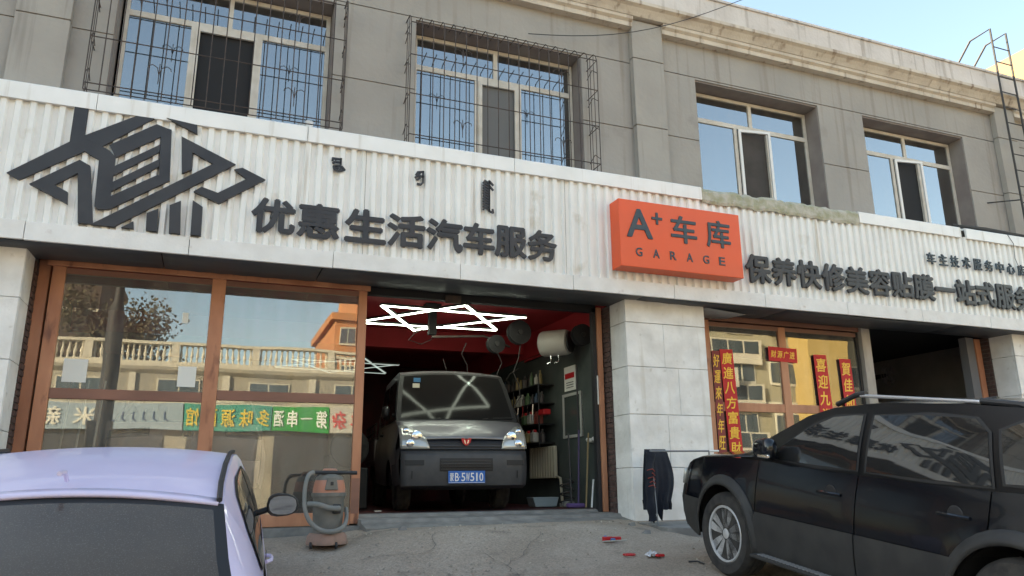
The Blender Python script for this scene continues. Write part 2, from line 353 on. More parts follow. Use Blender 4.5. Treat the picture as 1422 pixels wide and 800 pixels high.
# brick jambs, every brick its own piece
bm_ = {}
def brickmesh(w, d, h):
    k = (round(w, 3), round(d, 3), round(h, 3))
    if k not in bm_: bm_[k] = B().box(-w/2, w/2, -d/2, d/2, -h/2, h/2).mesh('brick', m_brick)
    return bm_[k]
rb = random.Random(5)
def jamb(x, y0, y1, z0, z1, side):
    """side +1: visible face looks to +x ; -1: to -x"""
    core = B().box(min(x, x-side*.18), max(x, x-side*.18), y0, y1, z0, z1).build('brick_jamb', m_brickm, bld)
    z = z0+.01; r = 0
    while z+.052 < z1:
        cut = [y0+.003, (y0+y1)/2+(.05 if r % 2 else -.04), y1-.003]
        for i in (0, 1):
            w = cut[i+1]-cut[i]-.008
            inst('brick', brickmesh(.03, w, .052), core, (x+side*rb.uniform(0, .006), (cut[i]+cut[i+1])/2, z+.026))
        z += .066; r += 1
jamb(4.84, .40, .62, -.02, 2.72, -1)
jamb(-1.8, .40, .62, -.22, 2.74, 1)
jamb(12.0, .40, .62, -.05, 2.72, -1)
# plinth / sills
b = B().box(-1.8, 1.62, .36, .75, -.5, -.01); b.build('window_plinth', m_sill, bld)
b = B().prism([(.02, -.5), (.02, -.02), (.30, .02), (.34, .055), (.62, .07), (.66, .10), (.85, .105), (.85, -.5)], 1.62, 4.84, 'x'); b.build('garage_sill', m_sill, bld)
b = B().box(6.05, 12.0, .30, .7, -.5, .58); b.build('shopfront_base', m_sill, bld)
# raised concrete slab in front of pillar and window, with a chipped lip
b = B(); rs = random.Random(9); n = 26; top = []; 
for i in range(n+1):
    x = 4.80+(9.8-4.80)*i/n
    top.append((x, -1.12+rs.uniform(-.035, .035)+(.35 if i == 0 else .1 if i == 1 else 0)))
for i in range(n):
    (xa, ya_), (xc, yc) = top[i], top[i+1]; dz = rs.uniform(-.006, .004)
    b.add([(xa, ya_, -.062), (xc, yc, -.062), (xc, -.003, -.03), (xa, -.003, -.03), (xa, ya_-.05, -.4), (xc, yc-.05, -.4), (xa, -.003, -.4), (xc, -.003, -.4)],
          [(0,1,2,3), (0,4,5,1)]+([(0,3,6,4)] if i == 0 else [])+([(1,5,7,2)] if i == n-1 else []))
b.build('concrete_slab', m_sill, None, kind='structure')

# ------------------------------------------------------------------ interiors
b = B(); b.box(-1.9, 4.95, .86, 7.6, -.6, .10); b.build('garage_floor', m_red, None, kind='structure')
rm = th('garage_room', 'dark garage bay interior with red ceiling and green painted walls', 'room', (2, 1, .1))
B().box(-1.9, 4.95, .63, 7.6, 2.86, 2.95).build('ceiling', m_redwall, rm)
b = B().box(4.9, 5.0, .63, 7.6, -.5, 2.46); b.build('side_wall', m_dkwall, rm)
b = B().box(4.88, 5.0, .63, 7.6, 2.463, 2.858); b.build('wall_band', m_redwall, rm)
B().box(-1.9, 4.88, 3.5, 3.7, 2.55, 2.858).build('ceiling_beam', m_redwall, rm)
B().box(-1.9, 5.0, 7.6, 7.7, -.5, 2.86).build('back_wall', mat('maroon_wall', (.10, .014, .018), (.05, .012, .014), sc=2, rough=.8), rm)
B().box(-2.0, -1.9, .63, 7.6, -.5, 2.86).build('side_wall', m_dkwall, rm)
B().box(4.84, 4.87, .64, 3.4, 2.40, 2.43).build('wall_pipe', m_redwall, rm)
# right shop room
rm2 = th('shop_room', 'dim grey walled shop interior seen through the open doorway', 'room', (9, 1, .1))
B().box(5.2, 13.2, .63, 5.6, -.5, -.05).build('room_floor', m_sill, rm2)
B().box(5.2, 13.2, .63, 5.6, 2.87, 2.95).build('ceiling', m_black, rm2)
B().box(5.2, 13.2, 4.2, 4.3, -.05, 2.86).build('back_wall', m_room, rm2)
B().box(13.1, 13.2, .63, 4.2, -.05, 2.86).build('side_wall', m_room, rm2)
B().box(5.1, 5.2, .63, 5.6, -.5, 2.9).build('side_wall', m_room, rm2)
B().box(9.45, 9.5, .9, 2.4, -.05, 2.86).build('partition_wall', mat('dull_red_wall', (.14, .02, .02), rough=.8), rm2)

# ------------------------------------------------------------------ sign band
sb = th('sign_band', 'long white corrugated metal sign band with stone fascia and white cap above the shopfronts', 'sign band', (5, -.2, 2.7))
def corr(x0, x1, name='corrugated_panel'):
    b = B(); p = .126; pts = []; x = x0
    while x < x1-.02:
        for dx, y in ((0, -.235), (.045, -.235), (.062, -.268), (.109, -.268)):
            if x+dx < x1: pts.append((x+dx, y))
        x += p
    pts.append((x1, -.235))
    b.grid(lambda u, v: (pts[u][0], pts[u][1]+.003*math.sin(v*3+pts[u][0]*1.3), v), range(len(pts)), [2.86, 3.3, 3.8, 4.16])
    return b.build(name, m_sheet, sb)
xx = -6.0
for w in (2.4, 2.52, 2.5, 2.5, 2.52, 2.4, 2.52, 2.5, 2.5): corr(xx, xx+w-.004); xx += w
xx = -6.1; rs = random.Random(12)
for i in range(15):
    w = 1.44; dz = rs.uniform(-.004, .004)
    B().box(xx, xx+w-.006, -.285, -.25, 2.70+dz, 2.885+dz).build('fascia_stone', m_marble2, sb, bevel=.004); xx += w
capx = [-6.1, -3.9, -1.33, .75, 3.22, 5.95]
for i in range(5):
    B().prism([(-.295, 4.12), (-.295, 4.29), (-.28, 4.305), (.148, 4.36), (.148, 4.33), (-.26, 4.27), (-.26, 4.12)], capx[i]+.003, capx[i+1]-.003, 'x').build('cap_panel', m_cap, sb)
b = B(); n = 40     # crumbling bare concrete where the cap is missing
for i in range(n):
    xa, xc = 5.95+2.75*i/n, 5.95+2.75*(i+1)/n
for (u) in (0,):
    xs_ = rng(5.95, 8.72, .07); ofs = [rs.uniform(-.012, .012) for _ in xs_]
    b.grid(lambda i, j: (xs_[i], [-.28, -.292, -.285, -.24, .148][j]+ofs[i]*(j < 4), [4.09, 4.13, 4.26, 4.31, 4.36][j]+ofs[(i*3) % len(ofs)]*1.2), range(len(xs_)), range(5))
b.build('bare_concrete_edge', m_conc, sb)
for a, c in ((8.73, 10.83), (10.95, 13.4), (13.41, 16.5)):
    B().prism([(-.295, 4.13), (-.295, 4.29), (-.28, 4.305), (.148, 4.36), (.148, 4.33), (-.26, 4.27), (-.26, 4.13)], a, c, 'x').build('cap_panel', m_cap, sb)
# backing and soffit
B().box(-6.1, 16.4, -.22, .146, 2.90, 4.26).build('backing', m_joint, sb)
xs_ = rng(-6.1, 16.4, .3)
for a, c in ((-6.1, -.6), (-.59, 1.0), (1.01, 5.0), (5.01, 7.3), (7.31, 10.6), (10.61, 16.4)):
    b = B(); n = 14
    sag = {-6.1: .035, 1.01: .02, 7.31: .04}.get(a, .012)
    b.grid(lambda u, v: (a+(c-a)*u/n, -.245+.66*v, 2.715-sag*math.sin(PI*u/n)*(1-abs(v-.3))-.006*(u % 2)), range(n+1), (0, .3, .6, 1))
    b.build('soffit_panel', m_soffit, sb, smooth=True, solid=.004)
b = B(); b.grid(lambda u, v: (6.1+.5*u*1.3, .02+.42*v, 2.70-.10*u*v*(1.2-u)-.05*u*(1-v)), [i/6 for i in range(7)], (0, .5, 1)); b.build('torn_soffit_flap', mat('pale_sheet', (.3, .31, .32), rough=.5), sb, smooth=True, solid=.004)

# lettering
def lettering(name, label, chars, xs0, pitch, z, w, h, depth, bold, m_, y=-.268, cat='sign lettering', ws=None, jit=0):
    t = th(name, label, cat, (xs0, y, z-h/2)); rs = random.Random(4)
    for i, ch in enumerate(chars):
        x = pitch[i] if isinstance(pitch, list) else xs0+pitch*i
        b = B(); ww = ws[i] if ws else w
        putglyph(b, ch, x, y-.02, z+rs.uniform(-jit, jit), ww, None if ch == '一' else h, depth, bold)
        if i % 1 == 0: # stand-off pins
            b.box(x-.03, x-.02, y-.02, y+.02, z-.02, z+.02)
        b.build('character', m_, t)
    return t
lettering('sign_lettering', 'large black Chinese shop name letters spaced out to the right of the black emblem', '优惠生活汽车服务', .45, [.45, .92, 1.43, 1.89, 2.34, 2.76, 3.16, 3.57], 3.205, .43, .37, .02, .05, m_sign, ws=[.43, .43, .44, .42, .42, .37, .39, .37], jit=.006)
lettering('sign_lettering', 'large dark Chinese service lettering in a row to the right of the orange box sign', '保养快修美容贴膜一站式服务', 6.77, .437, 3.225, .40, .385, .03, .05, m_sign, jit=.008)
lettering('sign_lettering', 'small dark grey Chinese lettering high on the sign band at the far right', '车主技术服务中心店', 10.08, .25, 3.71, .175, .18, .02, .02, m_signgrey)
# Mongolian letters
mt_ = th('mongolian_lettering', 'three small black vertical Mongolian script marks above the large shop name', 'sign lettering', (2, -.27, 3.55))
def strokes(name, m_, parent, lines, x, z, sx, sz, r, y=-.275, depth=.02):
    b = B()
    for ln in lines:
        pts = [(x+sx*p[0], z+sz*p[1]) for p in ln]
        for i in range(len(pts)-1):
            a, c = Vector(pts[i]), Vector(pts[i+1]); d = (c-a).normalized(); nn = Vector((-d.y, d.x))*r; e = d*r*.6
            q = [a-e+nn, a-e-nn, c+e-nn, c+e+nn]; k = .0007*i
            b.prism([tuple(p) for p in q], y-depth-k, y-k, 'y')
    return b.build(name, m_, parent)
strokes('letter', m_sign, mt_, [[(.7,1),(.7,.15)], [(.7,.95),(.1,.95),(.1,.8)], [(.7,.7),(.3,.75),(.15,.6)], [(.6,.45),(.2,.35),(.3,.15),(.6,.05),(1,.2),(.8,.4)], [(.35,.35),(.55,.25)]], 1.02, 3.81, .15, .16, .011)
strokes('letter', m_sign, mt_, [[(.8,1),(.8,.2),(.6,.02),(.3,.05)], [(.8,.98),(.3,.9),(.15,.7)], [(.5,.85),(.3,.72)], [(.8,.6),(.4,.68),(.1,.5)], [(.5,.5),(.25,.35)]], 1.97, 3.785, .13, .17, .011)
strokes('letter', m_sign, mt_, [[(.65,1),(.65,.05)], [(.65,1),(1,.88)], [(.65,.04),(1,.0),(.95,.1)], [(.65,.85),(1,.72)]]+[[(.65,.93-.085*k),(.25,.99-.085*k),(.12,.92-.085*k)] for k in range(11)], 2.80, 3.555, .14, .40, .010)
# emblem (stylised strokes, real metres on the sign plane)
em = th('wall_emblem', 'huge black angular line emblem on the white corrugated band at far left', 'emblem', (-.8, -.3, 2.9))
EM = [[(-1.52,4.14),(-1.40,4.14),(-1.40,3.83),(-1.16,3.70),(-1.24,3.585),(-1.38,3.66),(-1.89,3.28),(-2.0,3.34),(-1.52,3.74)],
 [(-1.41,3.82),(-.93,4.14),(-.77,4.14),(-1.25,3.72)],
 [(-1.25,3.72),(-1.16,3.70),(-1.10,3.64),(-1.10,3.18),(-1.19,3.07),(-1.23,3.10),(-1.245,3.60)],
 [(-1.17,3.76),(-.765,4.06),(-.67,4.03),(-.72,3.92),(-1.10,3.635)],
 [(-.72,4.04),(-.62,4.02),(-.585,3.45),(-.69,3.50)],
 [(-1.10,3.54),(-.71,3.84),(-.71,3.755),(-1.10,3.44)],
 [(-1.10,3.37),(-.70,3.68),(-.70,3.595),(-1.10,3.27)],
 [(-1.20,3.07),(-1.10,3.08),(-.585,3.46),(-.70,3.505),(-1.12,3.205)],
 [(-1.80,3.25),(-1.41,3.56),(-1.31,3.51),(-1.22,2.91),(-1.35,2.91),(-1.41,3.42),(-1.59,3.27),(-1.47,3.21),(-1.46,3.09)],
 [(-.52,3.96),(.03,3.73),(-.18,3.695)], [(-.52,3.96),(-.18,3.695),(-.40,3.80),(-.39,3.61),(-.48,3.55)],
 [(.03,3.73),(-.18,3.71),(-1.24,2.905),(-1.04,2.905)],
 [(.02,3.67),(.10,3.70),(.34,3.60),(.15,3.58)], [(.34,3.60),(-.10,3.27),(-.12,3.385),(.15,3.58)], [(-.10,3.27),(-.35,3.37),(-.28,3.43),(-.12,3.385)],
 [(-.68,4.14),(-.38,4.11),(-.37,4.01)],
 [(-.97,2.905),(-.87,2.98),(-.86,2.905)], [(-.76,3.08),(-.66,3.14),(-.65,2.9),(-.75,2.9)], [(-.56,3.19),(-.46,3.25),(-.435,2.9),(-.54,2.9)], [(-.35,3.27),(-.25,3.21),(-.24,2.9),(-.34,2.9)]]
for i, p in enumerate(EM): B().prism(p, -.292-.0012*i, -.262, 'y').build('stroke', m_sign, em)
# orange light box
bx_ = th('box_sign', 'orange box sign reading A+ garage with grey lettering, mounted on the white band', 'sign', (5.4, -.3, 2.98))
B().box(4.53, 6.36, -.50, -.27, 3.0, 3.88).build('box_body', m_orange, bx_, bevel=.008)
for ch, x, z, w, h, bo in (('A', 4.815, 3.575, .36, .37, .03), ('+', 5.075, 3.67, .15, .155, .02), ('车', 5.47, 3.565, .38, .36, .025), ('库', 6.0, 3.565, .37, .37, .022)):
    putglyph(B(), ch, x, -.5, z, w, h, .012, bo).build('character', m_signgrey, bx_)
for i, ch in enumerate('GARAGE'):
    putglyph(B(), ch, 4.79+.248*i, -.5, 3.2, .09, .11, .008, .02).build('character', m_signgrey, bx_)

# ------------------------------------------------------------------ door and shop windows
Yd = .55
gd = th('glass_door', 'copper coloured wooden glass door with four large panes left of the garage bay', 'door', (0, Yd, 0))
for x0, x1, dy in ((-1.79, -1.68, .045), (-1.655, -1.53, 0), (-.10, .045, 0), (1.53, 1.63, 0)):
    B().box(x0, x1, Yd+dy-.035, Yd+dy+.035, .01, 2.71 if dy == 0 else 2.74).build('stile', m_wood, gd, bevel=.006)
for a, c in ((-1.53, -.10), (.045, 1.53)):
    up = .03 if a > 0 else 0
    B().box(a+.001, c-.001, Yd-.030, Yd+.03, 1.30+up, 1.405+up).build('rail', m_woodd, gd, bevel=.004)
    B().box(a+.001, c-.001, Yd-.030, Yd+.03, .0, .135).build('rail', m_wood, gd, bevel=.004)
    B().box(a+.001, c-.001, Yd-.030, Yd+.03, 2.60, 2.665).build('rail', m_woodd, gd, bevel=.004)
    B().box(a+.002, c-.002, Yd-.004, Yd+.004, .136, 1.299+up).build('pane', m_dglass, gd)
    B().box(a+.002, c-.002, Yd-.004, Yd+.004, 1.406+up, 2.599).build('pane', m_dglass, gd)
B().box(-1.70, 1.66, Yd-.075, Yd-.037, 2.668, 2.75).build('head_rail', m_wood, gd, bevel=.004)
B().box(1.535, 1.625, Yd-.038, Yd-.033, .12, .5).build('kick_plate', m_woodd, gd)
fr = th('garage_frame', 'copper coloured wooden post and dark head of the open garage bay', 'door frame', (4.7, .6, 0))
B().box(4.735, 4.80, .56, .66, .07, 2.72).build('post', m_wood, fr, bevel=.004)
B().box(4.68, 4.733, .60, .68, .07, 2.72).build('guide', m_blk, fr)
B().box(1.66, 4.733, .60, .70, 2.66, 2.76).build('head', m_black, fr)
tag(B().box(4.716, 4.73, .585, .598, 1.42, 1.80).build('notice_strip', m_paper), 'narrow white paper strip on the inner right post of the garage bay', 'notice')
def rect_y(name, x0, x1, z0, z1, y, m_, label=None, cat=None, group=None, parent=None):
    o = B().box(x0, x1, y-.0015, y, z0, z1).build(name, m_, parent)
    if label: tag(o, label, cat, group)
    return o
rect_y('paper_note', -1.44, -1.22, 1.47, 1.71, Yd-.008, m_paper, 'white paper note stuck low in the upper left door pane near the left stile', 'paper note')
rect_y('paper_note', -.36, -.18, 1.46, 1.68, Yd-.008, m_paper, 'white paper note on the upper left door pane beside the middle stile', 'paper note')
rect_y('paper_note', -.37, -.31, 2.15, 2.27, Yd-.008, m_paper, 'tiny white sticker high on the upper left door pane', 'sticker')
for i, x in enumerate((-1.43, -1.28, -1.12)):
    tag(B().tube([(x-.05, .95, .12), (x+.03, 1.0, 1.55)], .012, 6).build('white_pole', m_white), 'thin white pole leaning inside the left glass door, %s of three' % ('leftmost', 'middle', 'rightmost')[i], 'pole', 'white poles behind the glass door')
# right shopfront
sf = th('shop_window', 'copper framed shop window with red New Year couplets right of the white stone pillar', 'shop window', (8, Yd, .6))
for x0, x1, z1 in ((6.40, 6.50, 2.75), (7.72, 7.85, 2.64)):
    B().box(x0, x1, Yd-.03, Yd+.03, .6, z1).build('stile', m_wood, sf, bevel=.004)
B().box(6.07, 9.28, Yd-.04, Yd+.04, 2.66, 2.76).build('head', m_woodd, sf)
B().box(6.07, 6.398, Yd-.02, Yd+.02, .6, 2.658).build('side_panel', m_blk, sf)
for a, c in ((6.50, 7.72), (7.85, 9.22)):
    B().box(a+.001, c-.001, Yd-.025, Yd+.025, 1.38, 1.50).build('rail', m_wood, sf, bevel=.004)
    B().box(a+.001, c-.001, Yd-.025, Yd+.025, .6, .70).build('rail', m_wood, sf, bevel=.004)
    B().box(a+.001, c-.001, Yd-.025, Yd+.025, 2.58, 2.64).build('rail', m_woodd, sf)
    B().box(a+.002, c-.002, Yd-.004, Yd+.004, .701, 1.379).build('pane', m_rglass, sf)
    B().box(a+.002, c-.002, Yd-.004, Yd+.004, 1.501, 2.579).build('pane', m_rglass, sf)
B().box(9.22, 9.255, Yd-.03, Yd+.03, .6, 2.64).build('stile', m_blk, sf)
B().box(9.28, 9.45, Yd-.09, Yd+.05, -.03, 2.78).build('weathered_post', mat('weathered_white', (.46, .42, .38), (.30, .27, .24), sc=5, rough=.8, stretch=(1, 1, .3), c3=(.5, .12, .08), sc3=7, f3=.68), sf, bevel=.004)
B().box(8.62, 8.75, .75, .85, .6, 2.6).build('inner_post', m_blk, sf)
df = th('door_frame', 'rusty brown wooden jamb at the right side of the open shop doorway', 'door frame', (11.85, .6, 0))
B().box(11.80, 11.92, .50, .58, -.02, 2.70).build('jamb', m_wood, df)
B().box(11.62, 11.795, .52, .66, -.02, 2.72).build('door_edge', mat('grey_door_edge', (.16, .16, .17), rough=.6), df)
# couplets
def couplet(name, label, x0, x1, z0, z1, chars, y=Yd-.034, tilt=0, vertical=True, m_=m_redpaper, dim=False):
    t = th(name, label, 'couplet', ((x0+x1)/2, y, z0), rot=(0, R(tilt), 0))
    w = (x1-x0)/2; h = z1-z0
    B().box(-w, w, -.002, 0, 0, h).build('paper', m_, t)
    n = len(chars)
    for i, ch in enumerate(chars):
        b = B()
        if vertical: putglyph(b, ch, 0, -.003, h-(i+.62)*h/(n+.25), w*1.5, h/(n+.25)*.80, .002, .022, slant=.12)
        else: putglyph(b, ch, -w+(i+.8)*2*w/(n+.6), -.003, h/2, 2*w/(n+.6)*.8, h*.5, .002, .02, slant=.12)
        b.build('character', m_gold, t)
    return t
couplet('couplet', 'longest red vertical couplet, gold characters, reaching down to the black car bonnet', 6.69, 6.91, .74, 2.25, '廣進八方富貴財', tilt=-1.6)
couplet('couplet', 'red vertical couplet between the wooden window stile and the dark inner post', 8.36, 8.60, .95, 2.26, '喜迎九洲福', tilt=-1)
couplet('couplet', 'shorter red couplet nearest the weathered white post', 8.84, 9.06, 1.42, 2.22, '賀佳節', tilt=-1)
couplet('couplet', 'faded red couplet at the far left edge of the window, beside the long one', 6.51, 6.64, .8, 2.22, '好運來年年旺', m_=mat('faded_red_paper', (.30, .05, .05), (.2, .06, .05), sc=8, rough=.8))
couplet('banner_couplet', 'small horizontal red banner with gold characters across the wooden window stile', 7.50, 8.02, 2.12, 2.33, '财源广进', y=Yd-.036, tilt=1.5, vertical=False)

# ------------------------------------------------------------------ security cages
def rodmesh(L, r, n=5): return B().tube([(0, 0, 0), (0, 0, L)], r, n).mesh('bar', m_iron)
def cage(label, x0, x1, z0, z1, yb=.15, yf=-.15, pitch=.143, hz=(4.48, 5.02, 5.55)):
    t = th('window_cage', label, 'window cage', ((x0+x1)/2, yf, z0))
    nb = int((x1-x0)/pitch); bars = None
    for i in range(nb+1):
        x = x0+(x1-x0)*i/nb
        pts = [(x, yf, z0), (x, yf, z1-.18), (x, yf+.03, z1-.08), (x, yf+.09, z1-.02), (x, yb, z1)]
        if bars is None:
            bars = B().tube([(p[0]-x0, p[1]-yf, p[2]-z0) for p in pts], .0065, 5).mesh('bar', m_iron)
        inst('bar', bars, t, (x, yf, z0))
    for z in hz+(z0, z1-.16):
        B().tube([(x0, yb, z), (x0, yf+.008, z), (x1, yf+.008, z), (x1, yb, z)], .007, 5).build('cross_bar', m_iron, t)
    for x in (x0, x1):
        for y in (yf+.1, yf+.2): B().tube([(x, y, z0), (x, y, z1-.02)], .005, 5).build('side_bar', m_iron, t)
        z = z0+.2
        while z < z1-.3:
            B().tube([(x, yf, z), (x, yf+.15, z+.12), (x, yb, z+.05)], .005, 5).build('side_strut', m_iron, t); z += .42
    for fx in (x0+(x1-x0)*.26, x0+(x1-x0)*.79):
        for zc in (z0+.28, z1-.55):
            b = B()
            for s in (-1, 1):
                b.tube([(fx, yf-.01, zc), (fx+s*.02, yf-.01, zc+.09), (fx+s*.07, yf-.01, zc+.12), (fx+s*.11, yf-.01, zc+.10), (fx+s*.115, yf-.01, zc+.07)], .005, 5)
            b.tube([(fx, yf-.01, zc-.1), (fx, yf-.01, zc+.14)], .005, 5)
            b.build('scroll', m_iron, t)
    return t
cage('rusty iron window cage over the leftmost upper window, cut by the photo top edge', -1.50, 1.14, 4.40, 6.18)
cage('rusty iron window cage over the second upper window, left of the orange sign', 1.92, 4.50, 4.35, 6.16)
# things on the ledge
for x, h, g in ((.78, .14, 'white enamel mug on the ledge under the leftmost upper window'), (.70, .09, 'small clear cup beside the white mug on the upper ledge')):
    tag(B().lathe([(.001, 0), (.038, 0), (.045, h*.3), (.05, h), (.044, h), (.036, .02), (.001, .02)], (x, -.02, 4.345), n=16).build('cup', m_white if h > .1 else mat('grey_glass', (.4, .42, .42), rough=.2), None, smooth=True), g, 'cup')
tag(B().box(.0, .14, -.02, .06, 4.35, 4.39).build('brick_piece', m_brick, bevel=.004), 'dark brick lying on the ledge below the leftmost upper window', 'brick')
b = B(); rs = random.Random(3)
tb = th('timber_bundle', 'bundle of dark sticks and cable lying on the cap ledge at the far right', 'bundle', (12.2, -.1, 4.35))
for k in range(7):
    y = -.2+.05*k; z = 4.375+.02*(k % 3)
    B().tube([(10.85+rs.uniform(0, .3), y, z), (11.7, y+rs.uniform(-.04, .04), z+rs.uniform(0, .04)), (12.9+rs.uniform(0, .8), y+rs.uniform(-.06, .06), z)], rs.uniform(.012, .024), 6).build('stick', m_rod, tb)
# roof ladder
ld = th('roof_ladder', 'dark iron ladder with hooked hand rails climbing over the roof parapet at far right', 'ladder', (13.1, -.1, 4.4))
for x in (12.62, 13.03):
    B().tube([(x-.02, -.17, 4.4), (x, -.17, 8.36), (x-.01, .22, 8.34), (x-.03, .95, 7.58)], .018, 6).build('rail', m_rod, ld)
for i in range(12):
    B().tube([(12.62, -.17, 4.7+.3*i), (13.03, -.17, 4.7+.3*i)], .010, 5).build('rung', m_rod, ld)
B().tube([(12.2, .15, 5.05), (12.62, -.17, 5.05)], .012, 5).build('bracket', m_rod, ld)
# wires
for pts, lb in ((([(5.0, -.1, 6.42)], [(7.4, -.5, 7.6)]), 'thin black cable rising across the cornice to the roof'),):
    a, c = Vector((3.6, .1, 6.36)), Vector((7.35, -.25, 7.72)); P = []
    for i in range(13):
        t = i/12; p = a.lerp(c, t); p.z -= .32*math.sin(PI*t)*(1-t*.3); P.append(p)
    tag(B().tube(P, .006, 4).build('cable', m_rod), lb, 'cable')
P = [(11.9, -.3, 4.3), (12.0, -.305, 4.15), (11.95, -.315, 3.9), (12.05, -.33, 3.6)]
tag(B().tube(P, .004, 4).build('cable', m_rod), 'thin loose wire hanging down the corrugated band at the far right', 'cable')

# ------------------------------------------------------------------ garage interior things
def hexlight(label, pts1, pts2, z, m_, w=.028, hang=True):
    t = th('star_light', label, 'ceiling light', ((pts1[0][0]+pts1[1][0])/2, pts1[2][1]-.6, z))
    k = 0
    for P in (pts1, pts2):
        for i in range(3):
            a, c = Vector((*P[i], z+.012*(k % 2))), Vector((*P[(i+1) % 3], z+.012*(k % 2))); k += 1
            d = (c-a).normalized(); s = Vector((-d.y, d.x, 0))*w
            b = B(); b.add([a+s, a-s, c-s, c+s, a+s+Vector((0, 0, .008)), a-s+Vector((0, 0, .008)), c-s+Vector((0, 0, .008)), c+s+Vector((0, 0, .008))], [(0,1,2,3), (4,5,6,7), (0,1,5,4), (1,2,6,5), (2,3,7,6), (3,0,4,7)])
            tu = b.build('tube', m_, t)
            h = B(); s2 = s*1.25; u0, u1 = Vector((0, 0, .009)), Vector((0, 0, .04))
            h.add([a+s2+u0, a-s2+u0, c-s2+u0, c+s2+u0, a+s2+u1, a-s2+u1, c-s2+u1, c+s2+u1], [(0,1,2,3), (4,5,6,7), (0,1,5,4), (1,2,6,5), (2,3,7,6), (3,0,4,7)])
            h.build('housing', m_blk, t)
    return t
hexlight('bright white six pointed star of light tubes hanging under the red garage ceiling', [(1.89, .92), (3.88, 1.0), (2.68, 2.36)], [(2.9, .62), (3.80, 1.95), (1.80, 2.05)], 2.60, m_led, w=.020)
hexlight('dim far star light hanging deep inside the garage behind the van', [(1.2, 4.6), (3.0, 4.7), (2.0, 6.0)], [(2.3, 4.2), (3.0, 5.8), (1.0, 5.6)], 2.45, m_led2, w=.02)
# hoist block and pipes in the middle
hb = th('ceiling_hoist', 'dark hoist column with drooping cable hanging from the garage ceiling', 'hoist', (2.75, 1.6, 2.3))
B().box(2.70, 2.80, 1.6, 1.7, 2.42, 2.86).build('column', m_black, hb); B().box(2.64, 2.86, 1.58, 1.74, 2.78, 2.85).build('plate', m_black, hb)
B().tube([(2.72, 1.6, 2.55), (2.5, 1.6, 2.42), (2.42, 1.65, 2.33), (2.6, 1.65, 2.28), (2.75, 1.65, 2.36)], .006, 5).build('cable', m_rod, hb)
tag(B().tube([(2.9, 2.2, 2.50), (3.7, 2.2, 2.56), (4.15, 2.3, 2.44)], .018, 6).build('bent_pipe', m_iron), 'bent rusty pipe hanging under the red beam right of the star light', 'pipe')
tag(B().box(2.62, 2.82, .56, .59, 2.62, 2.72).build('door_motor', m_iron), 'small rusty mechanism box at the top centre of the garage opening', 'mechanism')
# water heater
wh = th('water_heater', 'horizontal white cylindrical water heater mounted high on the right garage wall', 'water heater', (4.36, 1.62, 2.37), rot=(0, 0, R(-48)))
B().lathe([(.001, 0), (.12, .003), (.17, .03), (.185, .06), (.185, .40), (.17, .44), (.13, .45), (.001, .455)], (0, 0, 0), 'x', 28)  .build('tank', mat('dim_enamel', (.42, .41, .38), rough=.45), wh, smooth=True)
B().lathe([(.001, .446), (.13, .446), (.15, .46), (.15, .48), (.001, .485)], (0, 0, 0), 'x', 24).build('end_cap', m_blk, wh, smooth=True)
for x in (.18, .3): B().tube([(x, -.03, -.17), (x, -.03, -.27), (x-.06, -.03, -.29)], .014, 6).build('valve', m_chrome, wh)
for (x, y, z, r, lb) in ((3.98, 1.5, 2.50, .17, 'large round black fan high under the red ceiling left of the water heater'), (3.72, 1.75, 2.36, .13, 'smaller black round reel hanging below left of the large black fan'), (4.72, 1.0, 2.42, .15, 'black round reel high beside the right garage post')):
    f = th('hose_reel', lb, 'reel', (x, y, z-r)); 
    B().lathe([(.001, -.05), (r, -.05), (r, -.035), (r*.7, -.03), (r*.7, .03), (r, .035), (r, .05), (.001, .05)], (x, y, z), 'y', 24).build('drum', m_black, f, smooth=True)
    B().lathe([(.001, -.07), (.035, -.07), (.035, -.051), (.001, -.051)], (x, y, z), 'y', 12).build('hub', m_blk, f)
for i, (a, c) in enumerate((((3.72, 1.7, 2.25), (3.9, 1.9, 1.45)), ((3.95, 1.5, 2.32), (3.98, 1.6, 1.3)), ((4.2, 2.2, 2.1), (4.0, 2.6, 1.75)), ((3.35, 2.0, 2.4), (3.4, 2.2, 1.6)))):
    a, c = Vector(a), Vector(c); P = [a.lerp(c, t/6)+Vector((.06*math.sin(t*1.9+i), 0, -.05*math.sin(PI*t/6))) for t in range(7)]
    tag(B().tube(P, .008, 5).build('hanging_hose', m_rod), ['black hose dangling from the small reel', 'black hose hanging from the large fan down to the shelf', 'curved cable below the red wall band', 'thin cable hanging right of the star light'][i], 'hose')
# radiator
rd = th('radiator', 'cream ribbed cast radiator on the dark right garage wall', 'radiator', (4.8, 2.1, .45))
for i in range(10):
    y = 2.2+.098*i
    B().box(4.80, 4.86, y, y+.07, .50, .97).build('fin', m_cream, rd, bevel=.012)
B().box(4.815, 4.845, 2.19, 3.17, .92, .95).build('header', m_cream, rd); B().box(4.815, 4.845, 2.19, 3.17, .51, .54).build('header', m_cream, rd)
B().tube([(4.83, 2.19, .525), (4.83, 2.05, .5), (4.83, 2.0, .12)], .02, 8).build('pipe', m_cream, rd)
B().tube([(4.86, 1.2, 1.0), (4.84, 1.02, .98), (4.8, .9, 1.0)], .03, 8).build('valve_pipe', m_white, rd)
